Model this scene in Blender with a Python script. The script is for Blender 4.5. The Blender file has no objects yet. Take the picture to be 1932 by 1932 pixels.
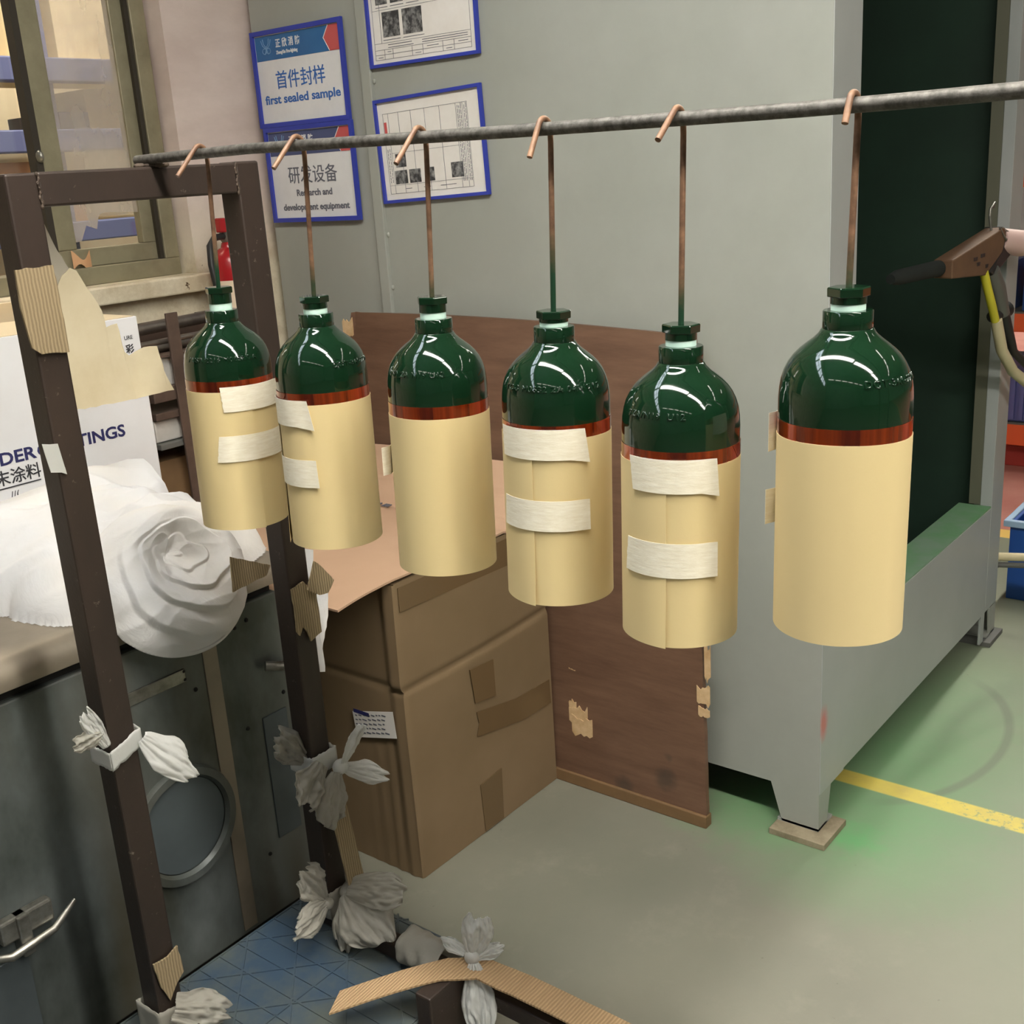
import bpy, bmesh, math, random
from mathutils import Vector, Matrix, noise
random.seed(7)
SC = bpy.context.scene
COL = SC.collection
FZ = 1.35                      # floor lies 1.35 m below the lens; X runs along the booth front, Y along the hanging bar

# ---------------------------------------------------------------- camera, world, exposure
cam_d = bpy.data.cameras.new('camera'); cam = bpy.data.objects.new('camera', cam_d); COL.objects.link(cam)
RT = Vector((0.61407075, -0.78676884, -0.0625452))
DN = Vector((-0.26676161, -0.13231661, -0.95463635))
FW = Vector((0.74280236, 0.60289892, -0.29113149))
M = Matrix.Identity(4)
for i in range(3):
    M[i][0] = RT[i]; M[i][1] = -DN[i]; M[i][2] = -FW[i]
M.translation = (0, 0, FZ)
cam.matrix_world = M
cam_d.sensor_width = 36; cam_d.lens = 2133.13 / 1932 * 36; cam_d.clip_start = 0.02; cam_d.clip_end = 100
SC.camera = cam
W = bpy.data.worlds.new('hall_air'); SC.world = W; W.use_nodes = True
W.node_tree.nodes['Background'].inputs[0].default_value = (0.85, 0.92, 1.0, 1)
W.node_tree.nodes['Background'].inputs[1].default_value = 0.25
SC.view_settings.view_transform = 'Standard'; SC.view_settings.look = 'None'
SC.view_settings.gamma = 1.0; SC.view_settings.use_curve_mapping = False
SC.view_settings.exposure = 0.10
LAMP_L = 20.0          # radiance of the hall lamps
CROSS_L = 220.0        # radiance of the lamps beyond the booth
LOW_L = 76.0           # radiance of the lamps hung over the work place
LOW = 1.22             # their height above the lens
SKY_L = 11.0           # radiance of the clerestory daylight
CEIL = 4.0             # ceiling height above the lens

# ---------------------------------------------------------------- materials
def lin(c):
    r = []
    for v in c:
        v = v / 255.0
        r.append(v / 12.92 if v <= 0.04045 else ((v + 0.055) / 1.055) ** 2.4)
    return (r[0], r[1], r[2], 1.0)

class NT:
    def __init__(s, name):
        s.m = bpy.data.materials.new(name); s.m.use_nodes = True
        s.t = s.m.node_tree; s.n = s.t.nodes; s.l = s.t.links
        s.b = s.n['Principled BSDF']; s.out = s.n['Material Output']
        s.tc = s.n.new('ShaderNodeTexCoord')
    def coord(s, scale=(1, 1, 1), loc=(0, 0, 0), rot=(0, 0, 0), kind='Object'):
        mp = s.n.new('ShaderNodeMapping'); mp.inputs['Scale'].default_value = scale
        mp.inputs['Location'].default_value = loc; mp.inputs['Rotation'].default_value = rot
        s.l.new(s.tc.outputs[kind], mp.inputs[0]); return mp.outputs[0]
    def noise(s, scale=5, detail=4, rough=0.6, vec=None, dist=0.0):
        n = s.n.new('ShaderNodeTexNoise'); n.inputs['Scale'].default_value = scale
        n.inputs['Detail'].default_value = detail; n.inputs['Roughness'].default_value = rough
        n.inputs['Distortion'].default_value = dist
        s.l.new(vec if vec is not None else s.tc.outputs['Object'], n.inputs['Vector']); return n.outputs['Fac']
    def ramp(s, fac, a, b):
        r = s.n.new('ShaderNodeMapRange'); r.clamp = True
        r.inputs[1].default_value = a; r.inputs[2].default_value = b
        s.l.new(fac, r.inputs[0]); return r.outputs[0]
    def mix(s, fac, a, b):
        x = s.n.new('ShaderNodeMix'); x.data_type = 'RGBA'
        if isinstance(fac, (int, float)): x.inputs[0].default_value = fac
        else: s.l.new(fac, x.inputs[0])
        for i, c in ((6, a), (7, b)):
            if isinstance(c, tuple): x.inputs[i].default_value = c
            else: s.l.new(c, x.inputs[i])
        return x.outputs[2]
    def math(s, op, a, b=0.0, c=None):
        x = s.n.new('ShaderNodeMath'); x.operation = op
        for i, v in enumerate((a, b) if c is None else (a, b, c)):
            if isinstance(v, (int, float)): x.inputs[i].default_value = v
            else: s.l.new(v, x.inputs[i])
        return x.outputs[0]
    def sep(s, vec=None):
        x = s.n.new('ShaderNodeSeparateXYZ'); s.l.new(vec if vec is not None else s.tc.outputs['Object'], x.inputs[0]); return x.outputs
    def color(s, c):
        if isinstance(c, tuple): s.b.inputs['Base Color'].default_value = c
        else: s.l.new(c, s.b.inputs['Base Color'])
    def bump(s, h, strength=0.2, dist=0.01):
        b = s.n.new('ShaderNodeBump'); b.inputs['Strength'].default_value = strength; b.inputs['Distance'].default_value = dist
        s.l.new(h, b.inputs['Height']); s.l.new(b.outputs[0], s.b.inputs['Normal'])
    def set(s, rough=0.5, metal=0.0, spec=0.5, coat=0.0, alpha=1.0, trans=0.0):
        s.b.inputs['Roughness'].default_value = rough; s.b.inputs['Metallic'].default_value = metal
        s.b.inputs['Specular IOR Level'].default_value = spec; s.b.inputs['Coat Weight'].default_value = coat
        s.b.inputs['Coat Roughness'].default_value = 0.05
        s.b.inputs['Alpha'].default_value = alpha; s.b.inputs['Transmission Weight'].default_value = trans
        return s.m

def simple(name, rgb, rough=0.6, metal=0.0, rgb2=None, scale=8, lo=0.4, hi=0.7, bump=0.0, stretch=(1, 1, 1), spec=0.5, coat=0.0):
    k = NT(name)
    if rgb2 is not None:
        f = k.noise(scale, 6, 0.65, k.coord(stretch)); k.color(k.mix(k.ramp(f, lo, hi), lin(rgb), lin(rgb2)))
        if bump: k.bump(f, bump)
    else:
        k.color(lin(rgb))
        if bump: k.bump(k.noise(scale, 5, 0.6, k.coord(stretch)), bump)
    return k.set(rough, metal, spec, coat)

def emit(name, rgb, strength):
    k = NT(name); k.color((0, 0, 0, 1)); k.b.inputs['Emission Color'].default_value = rgb
    k.b.inputs['Emission Strength'].default_value = strength; return k.set(0.6)

def film(name, rgb, opacity, rough=0.25, bump=0.4, scale=30):
    """thin plastic: part clear, part translucent"""
    k = NT(name); k.color(lin(rgb)); k.set(rough, 0, 0.5)
    f = k.noise(scale, 4, 0.6); k.bump(f, bump, 0.004)
    tl = k.n.new('ShaderNodeBsdfTranslucent'); tl.inputs[0].default_value = lin(rgb)
    tr = k.n.new('ShaderNodeBsdfTransparent')
    m1 = k.n.new('ShaderNodeMixShader'); m1.inputs[0].default_value = 0.4
    k.l.new(k.b.outputs[0], m1.inputs[1]); k.l.new(tl.outputs[0], m1.inputs[2])
    m2 = k.n.new('ShaderNodeMixShader')
    k.l.new(k.math('ADD', k.math('MULTIPLY', k.noise(9, 3, 0.5), 0.3), opacity - 0.15), m2.inputs[0])
    k.l.new(tr.outputs[0], m2.inputs[1]); k.l.new(m1.outputs[0], m2.inputs[2]); k.l.new(m2.outputs[0], k.out.inputs[0])
    return k.m

MAT = {}
def mats():
    # bottle paint
    k = NT('green_gloss_paint'); k.color(lin((14, 38, 22))); k.bump(k.noise(60, 3, 0.5), 0.02, 0.001)
    MAT['green'] = k.set(0.07, 0, 0.5, 0.1)
    k = NT('amber_film_tape'); f = k.noise(1.0, 3, 0.7, k.coord((55, 55, 2.0)))
    k.color(k.mix(k.ramp(f, 0.35, 0.7), lin((88, 26, 12)), lin((176, 70, 24)))); MAT['amber'] = k.set(0.16, 0.55, 0.6, 0.5)
    k = NT('manila_paper'); f = k.noise(3, 3, 0.5, k.coord((1, 1, 0.6))); g = k.noise(220, 3, 0.6)
    k.color(k.mix(k.ramp(f, 0.3, 0.7), lin((213, 191, 140)), lin((221, 200, 151)))); k.bump(g, 0.06, 0.001); MAT['manila'] = k.set(0.62, 0, 0.35)
    k = NT('crepe_masking_tape'); f = k.noise(1, 4, 0.7, k.coord((60, 60, 420))); k.color(k.mix(k.ramp(f, 0.3, 0.75), lin((226, 216, 192)), lin((243, 237, 220))))
    k.bump(f, 0.25, 0.001); MAT['masking'] = k.set(0.6, 0, 0.3)
    MAT['mint'] = simple('mint_white_seal', (206, 236, 222), 0.45)
    # hook wire: rusty above, green paint below, the border differs from wire to wire
    k = NT('hook_wire'); z = k.sep()[2]; oi = k.n.new('ShaderNodeObjectInfo')
    e = k.math('ADD', k.math('MULTIPLY', oi.outputs['Random'], 0.07), -0.155)
    n1 = k.math('MULTIPLY', k.math('SUBTRACT', k.noise(40, 3), 0.5), 0.05)
    f = k.ramp(k.math('ADD', k.math('SUBTRACT', z, e), n1), -0.02, 0.02)
    rust = k.mix(k.ramp(k.noise(35, 5), 0.35, 0.7), lin((92, 66, 50)), lin((158, 120, 92)))
    k.color(k.mix(f, lin((16, 56, 34)), rust)); MAT['hook'] = k.set(0.5, 0.15)
    # steel of the rack
    k = NT('brown_black_steel'); f = k.noise(4, 6, 0.7, k.coord((1, 1, 0.4))); g = k.noise(70, 4, 0.7)
    c = k.mix(k.ramp(f, 0.35, 0.7), lin((46, 39, 34)), lin((64, 51, 44))); c = k.mix(k.ramp(g, 0.66, 0.78), c, lin((128, 118, 106)))
    k.color(c); k.bump(g, 0.15, 0.003); MAT['rack'] = k.set(0.48, 0.25)
    k = NT('dark_bar_steel'); f = k.noise(90, 5, 0.7); k.color(k.mix(k.ramp(f, 0.4, 0.7), lin((74, 71, 66)), lin((118, 114, 108)))); k.bump(f, 0.3, 0.002)
    MAT['bar'] = k.set(0.58, 0.45)
    MAT['weld'] = simple('weld_bead', (92, 78, 66), 0.7, 0.3, (60, 48, 42), 40, bump=0.5)
    # booth
    k = NT('booth_grey_paint'); f = k.noise(2.2, 5, 0.6); g = k.noise(30, 5, 0.7, k.coord((1, 1, 0.3)))
    c = k.mix(k.ramp(f, 0.35, 0.7), lin((156, 160, 157)), lin((168, 171, 168))); c = k.mix(k.ramp(g, 0.70, 0.85), c, lin((150, 156, 158)))
    v = k.n.new('ShaderNodeVectorMath'); v.operation = 'DISTANCE'; v.inputs[1].default_value = (0.012, 0.0, 0.141)
    k.l.new(k.coord((1.0, 1.0, 0.55), (0, 0, 0)), v.inputs[0])
    c = k.mix(k.math('MULTIPLY', k.ramp(k.math('ADD', v.outputs['Value'], k.math('MULTIPLY', k.noise(60, 2), 0.01)), 0.03, 0.012), 0.7), c, lin((196, 84, 76)))
    k.color(c); MAT['booth'] = k.set(0.45, 0.0, 0.4)
    MAT['booth_in'] = simple('booth_green_powder', (20, 42, 30), 0.75, 0, (26, 52, 38), 3)
    k = NT('booth_sill_overspray'); f = k.noise(9, 4, 0.6); k.color(k.mix(k.ramp(f, 0.3, 0.65), lin((96, 150, 98)), lin((122, 150, 126)))); MAT['sill'] = k.set(0.7)
    MAT['olive'] = simple('olive_inner_edge', (96, 96, 80), 0.6)
    MAT['panel'] = simple('booth_panel_paint', (150, 152, 144), 0.48, 0, (158, 160, 152), 3, spec=0.4)
    # plywood
    k = NT('red_brown_plywood'); f = k.noise(3, 7, 0.7, k.coord((1, 1.2, 9))); g = k.noise(2.2, 6, 0.65)
    c = k.mix(k.ramp(f, 0.3, 0.7), lin((93, 68, 53)), lin((121, 92, 73))); c = k.mix(k.ramp(g, 0.62, 0.74), c, lin((72, 50, 40)))
    s = k.noise(7, 5, 0.75, k.coord((1, 1, 1.4), (3.1, 0.4, 0.2))); z = k.sep()[2]
    c = k.mix(k.math('MULTIPLY', k.ramp(k.noise(5.0, 3, 0.6, k.coord((1, 1, 1), (0, 3.3, 7.7))), 0.68, 0.74), k.ramp(z, 0.55, 0.2)), c, lin((66, 60, 52)))
    for py, pz, r in ((-0.275, 0.037, 0.028), (-0.38, 0.082, 0.032)):
        v = k.n.new('ShaderNodeVectorMath'); v.operation = 'DISTANCE'; v.inputs[1].default_value = (0, py, pz); k.l.new(k.coord((0, 1, 1)), v.inputs[0])
        c = k.mix(k.math('MULTIPLY', k.ramp(k.math('ADD', v.outputs['Value'], k.math('MULTIPLY', k.math('SUBTRACT', k.noise(25, 4), 0.5), 0.03)), r, r * 0.4), 0.6), c, lin((58, 54, 48)))
    k.color(c); k.bump(f, 0.08, 0.002); MAT['ply'] = k.set(0.5, 0, 0.4)
    MAT['packer'] = simple('dirty_wood', (150, 138, 114), 0.8, 0, (116, 104, 82), 20)
    MAT['ply_core'] = simple('pale_wood', (214, 184, 142), 0.7, 0, (188, 152, 108), 30)
    # cardboard
    def card(nm, a, b, rough=0.75):
        k = NT(nm); f = k.noise(2.5, 4, 0.6); g = k.noise(1, 3, 0.6, k.coord((260, 260, 6)))
        k.color(k.mix(k.ramp(f, 0.3, 0.72), lin(a), lin(b))); k.bump(g, 0.05, 0.002); return k.set(rough, 0, 0.25)
    MAT['card'] = card('brown_cardboard', (116, 97, 71), (130, 109, 83))
    MAT['card_pink'] = card('pinkish_cardboard', (174, 142, 116), (186, 154, 128))
    k = NT('corrugated_cardboard'); w = k.n.new('ShaderNodeTexWave'); w.inputs['Scale'].default_value = 70; w.bands_direction = 'X'; w.inputs['Distortion'].default_value = 1.5
    k.l.new(k.coord(), w.inputs[0]); k.color(k.mix(w.outputs['Fac'], lin((138, 121, 94)), lin((168, 149, 117)))); k.bump(w.outputs['Fac'], 0.5, 0.004); MAT['corr'] = k.set(0.8, 0, 0.2)
    k = NT('corrugated_strip'); w = k.n.new('ShaderNodeTexWave'); w.inputs['Scale'].default_value = 60; w.bands_direction = 'Y'; w.inputs['Distortion'].default_value = 1.0
    k.l.new(k.coord(), w.inputs[0]); k.color(k.mix(w.outputs['Fac'], lin((164, 136, 102)), lin((190, 160, 122)))); k.bump(w.outputs['Fac'], 0.4, 0.004); MAT['corr2'] = k.set(0.8, 0, 0.2)
    k = NT('packing_tape'); k.color(lin((104, 84, 58))); MAT['ptape'] = k.set(0.22, 0, 0.5)
    MAT['tansheet'] = simple('tan_paper_sheet', (198, 186, 158), 0.6, 0, (184, 170, 140), 9, spec=0.3)
    # machine
    k = NT('worn_grey_green_enamel'); f = k.noise(3.2, 6, 0.62, k.coord((1, 1, 0.55))); g = k.noise(1.3, 4, 0.6, k.coord((1.6, 1, 0.25), (2, 0, 0)))
    c = k.mix(k.ramp(f, 0.40, 0.62), lin((62, 67, 62)), lin((112, 118, 117))); c = k.mix(k.math('MULTIPLY', k.ramp(g, 0.48, 0.60), 0.8), c, lin((86, 79, 62)))
    h = k.noise(16, 6, 0.75); c = k.mix(k.ramp(h, 0.66, 0.8), c, lin((70, 66, 58)))
    k.color(c); MAT['machine'] = k.set(0.42, 0.25, 0.5)
    MAT['mach_top'] = simple('dusty_hood_metal', (142, 130, 114), 0.42, 0.3, (118, 110, 98), 4)
    MAT['dark'] = simple('dark_gap', (26, 24, 22), 0.8)
    MAT['port'] = simple('port_disc_grey', (84, 92, 94), 0.5, 0.2, (74, 80, 82), 5)
    MAT['galv'] = simple('dull_bright_metal', (150, 148, 140), 0.35, 0.8, (110, 106, 98), 30)
    # wall, floor, ceiling
    k = NT('pinkish_plaster'); f = k.noise(2.0, 6, 0.62, k.coord((1, 1, 2.2), rot=(0, 0.5, 0))); g = k.noise(28, 5, 0.7); z = k.sep()[2]
    c = k.mix(k.ramp(f, 0.34, 0.66), lin((222, 206, 198)), lin((196, 178, 170)))
    low = k.mix(k.ramp(k.noise(9, 6, 0.7), 0.4, 0.6), lin((216, 206, 182)), lin((190, 176, 150)))
    c = k.mix(k.ramp(z, 1.35, 1.15), c, low)
    c = k.mix(k.math('MULTIPLY', k.ramp(g, 0.68, 0.72), k.ramp(z, 1.35, 1.15)), c, lin((84, 66, 50)))
    k.color(c); k.bump(g, 0.25, 0.004); MAT['wall'] = k.set(0.9, 0, 0.2)
    MAT['cream'] = simple('cream_wall_paint', (226, 214, 184), 0.8, 0, (212, 196, 162), 2)
    MAT['hallwall'] = simple('hall_wall_grey', (150, 152, 150), 0.85, 0, (130, 134, 134), 1)
    MAT['ceil'] = simple('hall_ceiling_grey', (120, 124, 122), 0.9, 0, (104, 108, 106), 1)
    k = NT('painted_concrete_floor'); s = k.sep()
    f = k.noise(1.4, 7, 0.6); g = k.noise(6, 6, 0.7); sp = k.noise(38, 3, 0.6)
    c = k.mix(k.ramp(f, 0.35, 0.68), lin((130, 127, 114)), lin((116, 116, 103)))
    c = k.mix(k.math('MULTIPLY', k.ramp(g, 0.55, 0.75), 0.4), c, lin((146, 141, 128)))
    c = k.mix(k.math('MULTIPLY', k.ramp(k.math('ADD', s[0], k.math('MULTIPLY', s[1], -0.5)), 1.25, 1.75), 0.6), c, lin((128, 136, 114)))
    def dist(x, y, sx=1.0, sy=1.0):
        v = k.n.new('ShaderNodeVectorMath'); v.operation = 'DISTANCE'; v.inputs[1].default_value = (x * sx, y * sy, 0)
        k.l.new(k.coord((sx, sy, 0)), v.inputs[0]); return v.outputs['Value']
    for (x, y, r0, r1, am) in ((1.96, 0.755, 0.005, 0.07, 0.75), (2.0, 0.74, 0.03, 0.34, 0.5), (2.35, 0.80, 0.02, 0.42, 0.55), (2.75, 0.80, 0.02, 0.35, 0.3), (1.99, 1.0, 0.0, 0.22, 0.6)):
        d = k.math('ADD', dist(x, y), k.math('MULTIPLY', k.math('SUBTRACT', k.noise(14, 5, 0.7), 0.5), 0.16))
        c = k.mix(k.math('MULTIPLY', k.ramp(d, r1, r0), am), c, lin((92, 152, 96)))
    # drag mark: an arc
    d = k.math('ABSOLUTE', k.math('SUBTRACT', dist(2.46, 0.84, 1.0, 1.55), 0.36)); arc = k.math('MULTIPLY', k.ramp(d, 0.022, 0.008), k.ramp(s[1], 0.80, 0.66))
    c = k.mix(k.math('MULTIPLY', arc, 0.55), c, lin((98, 102, 88)))
    c = k.mix(k.math('MULTIPLY', k.ramp(sp, 0.72, 0.76), 0.5), c, lin((96, 92, 78)))
    # yellow lane line with flaking
    ln = k.math('MULTIPLY', k.ramp(s[0], 2.155, 2.160), k.ramp(s[0], 2.214, 2.209))
    fl = k.ramp(k.math('ADD', k.noise(55, 6, 0.75), k.math('MULTIPLY', s[1], 0.45)), 0.60, 0.72)
    c = k.mix(k.math('MULTIPLY', ln, fl), c, k.mix(k.ramp(k.noise(18, 4), 0.3, 0.7), lin((206, 188, 84)), lin((190, 172, 90))))
    far = k.ramp(s[0], 4.075, 4.08); c = k.mix(far, c, k.mix(k.ramp(k.noise(3, 4), 0.3, 0.7), lin((196, 140, 128)), lin((178, 112, 104))))
    ln2 = k.math('MULTIPLY', k.ramp(s[0], 3.985, 3.99), k.ramp(s[0], 4.08, 4.075)); c = k.mix(ln2, c, lin((226, 190, 104)))
    k.color(c); k.bump(k.noise(60, 5, 0.7), 0.06, 0.003); MAT['floor'] = k.set(0.5, 0, 0.35)
    # window
    MAT['alu'] = simple('olive_anodised_frame', (152, 145, 120), 0.4, 0.4, (130, 123, 100), 10)
    MAT['alu_dark'] = simple('dark_window_gasket', (44, 38, 28), 0.6)
    k = NT('dusty_glass'); k.color(lin((196, 184, 170))); k.set(0.5, 0, 0.3)
    tr = k.n.new('ShaderNodeBsdfTransparent'); gl = k.n.new('ShaderNodeBsdfGlossy'); gl.inputs['Roughness'].default_value = 0.08
    m1 = k.n.new('ShaderNodeMixShader'); m2 = k.n.new('ShaderNodeMixShader'); m2.inputs[0].default_value = 0.05
    k.l.new(k.math('ADD', k.math('MULTIPLY', k.ramp(k.noise(4, 5, 0.6, k.coord((1.5, 1, 0.6))), 0.3, 0.75), 0.28), 0.26), m1.inputs[0])
    k.l.new(tr.outputs[0], m1.inputs[1]); k.l.new(k.b.outputs[0], m1.inputs[2]); k.l.new(m1.outputs[0], m2.inputs[1]); k.l.new(gl.outputs[0], m2.inputs[2]); k.l.new(m2.outputs[0], k.out.inputs[0])
    MAT['glass'] = k.m
    k = NT('clear_glass'); k.set(0.1); tr = k.n.new('ShaderNodeBsdfTransparent'); gl = k.n.new('ShaderNodeBsdfGlossy'); gl.inputs['Roughness'].default_value = 0.04
    m1 = k.n.new('ShaderNodeMixShader'); m1.inputs[0].default_value = 0.06; k.l.new(tr.outputs[0], m1.inputs[1]); k.l.new(gl.outputs[0], m1.inputs[2]); k.l.new(m1.outputs[0], k.out.inputs[0]); MAT['clear'] = k.m
    MAT['film'] = film('old_plastic_film', (196, 190, 176), 0.7, 0.3, 0.3, 25)
    MAT['bag'] = film('white_plastic_bag', (226, 226, 222), 0.88, 0.3, 0.5, 45)
    MAT['bag_grey'] = film('dirty_clear_bag', (196, 192, 180), 0.72, 0.3, 0.6, 40)
    k = NT('white_cotton'); f = k.noise(14, 4, 0.6, dist=1.2); k.color(k.mix(k.ramp(k.noise(3, 3), 0.4, 0.7), lin((222, 222, 224)), lin((226, 220, 212)))); k.bump(f, 0.25, 0.01); MAT['cloth'] = k.set(0.9, 0, 0.15)
    MAT['white_card'] = simple('white_carton', (232, 232, 234), 0.6, 0, (224, 223, 224), 4, spec=0.3)
    MAT['carton_in'] = simple('carton_inner_flap', (216, 198, 166), 0.7)
    MAT['navy'] = simple('navy_print', (38, 40, 92), 0.6)
    MAT['ink'] = simple('black_print', (44, 44, 50), 0.6)
    MAT['greyink'] = simple('grey_print', (96, 98, 108), 0.6)
    MAT['blueink'] = simple('blue_print', (50, 98, 170), 0.6)
    MAT['sign_white'] = simple('sign_white', (220, 220, 220), 0.4, 0, (206, 206, 208), 6)
    MAT['paper'] = simple('printed_paper', (226, 222, 216), 0.45, 0, (214, 208, 200), 7)
    MAT['frame_blue'] = simple('blue_sign_frame', (46, 60, 158), 0.45)
    MAT['band_blue'] = simple('sign_band_blue', (44, 100, 152), 0.4, 0, (36, 84, 136), 6)
    MAT['band_navy'] = simple('sign_band_navy', (70, 80, 118), 0.4, 0, (62, 70, 106), 6)
    MAT['sign_red'] = simple('sign_red', (190, 84, 84), 0.45)
    MAT['emblem'] = simple('emblem_pale_blue', (120, 158, 196), 0.45)
    MAT['photo'] = simple('grey_photo_print', (52, 52, 54), 0.45, 0, (150, 150, 148), 60, 0.45, 0.65)
    MAT['pallet'] = simple('blue_plastic_dusty', (54, 72, 90), 0.5, 0, (84, 90, 86), 5, 0.38, 0.58)
    MAT['pallet_side'] = simple('blue_plastic', (34, 64, 122), 0.4)
    MAT['bin_blue'] = simple('bin_blue', (28, 74, 148), 0.4)
    MAT['bin_rim'] = simple('bin_rim_pale', (150, 178, 206), 0.4)
    MAT['orange'] = simple('rack_orange', (226, 96, 52), 0.45)
    MAT['crate_violet'] = simple('crate_blue_violet', (92, 98, 156), 0.45)
    MAT['crate_red'] = simple('crate_red', (170, 60, 52), 0.5)
    MAT['shelf_blue'] = simple('shelf_blue', (86, 96, 140), 0.5)
    MAT['box_tan'] = simple('box_tan', (196, 152, 112), 0.7, 0, (182, 138, 100), 4)
    MAT['red'] = simple('extinguisher_red', (160, 30, 34), 0.25, 0, None)
    MAT['label'] = simple('pale_label', (226, 206, 180), 0.5)
    MAT['black'] = simple('black_rubber', (30, 29, 28), 0.5)
    MAT['barrel'] = simple('shade_darkened_green_barrel', (12, 19, 15), 0.9, 0, (18, 26, 21), 20)  # green dusted barrel, its colour darkened to stand in for the booth's shade
    MAT['gun_grey'] = simple('gun_grey_plastic', (84, 84, 78), 0.4)
    MAT['gun_card'] = simple('gun_cardboard_cover', (104, 76, 52), 0.7, 0, (86, 62, 44), 8)
    MAT['gun_pink'] = simple('gun_cap_pale', (206, 176, 168), 0.5)
    MAT['yellow'] = simple('yellow_hose', (196, 186, 50), 0.45)
    MAT['cream_hose'] = simple('cream_hose', (196, 184, 148), 0.5)
    MAT['angle'] = simple('rusty_flat_steel', (104, 86, 76), 0.5, 0.4, (84, 70, 62), 12)
    MAT['pipe'] = simple('dull_pipe_steel', (132, 124, 116), 0.3, 0.8, (100, 92, 86), 10)
    MAT['greyblock'] = simple('grey_shelf_sheet', (196, 192, 186), 0.6, 0, (170, 166, 160), 9)
    MAT['darkgrey'] = simple('dark_grey_edge', (92, 92, 88), 0.6)
    MAT['brownbox'] = simple('brown_box', (122, 94, 62), 0.7, 0, (104, 80, 54), 6)
    MAT['lamp'] = emit('lamp_diffuser', (1.0, 0.95, 0.84, 1), LAMP_L)
    MAT['lamp_cross'] = emit('cross_lamp_diffuser', (1.0, 0.95, 0.84, 1), CROSS_L)
    MAT['lamp_low'] = emit('hung_lamp_diffuser', (1.0, 0.965, 0.885, 1), LOW_L)
    MAT['lamp_in'] = emit('room_lamp_diffuser', (1.0, 0.90, 0.72, 1), 25.0)
    MAT['sky'] = emit('daylit_pane', (0.80, 0.90, 1.0, 1), SKY_L)
    MAT['steel_white'] = simple('white_sheet_steel', (220, 220, 214), 0.5)
mats()

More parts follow.
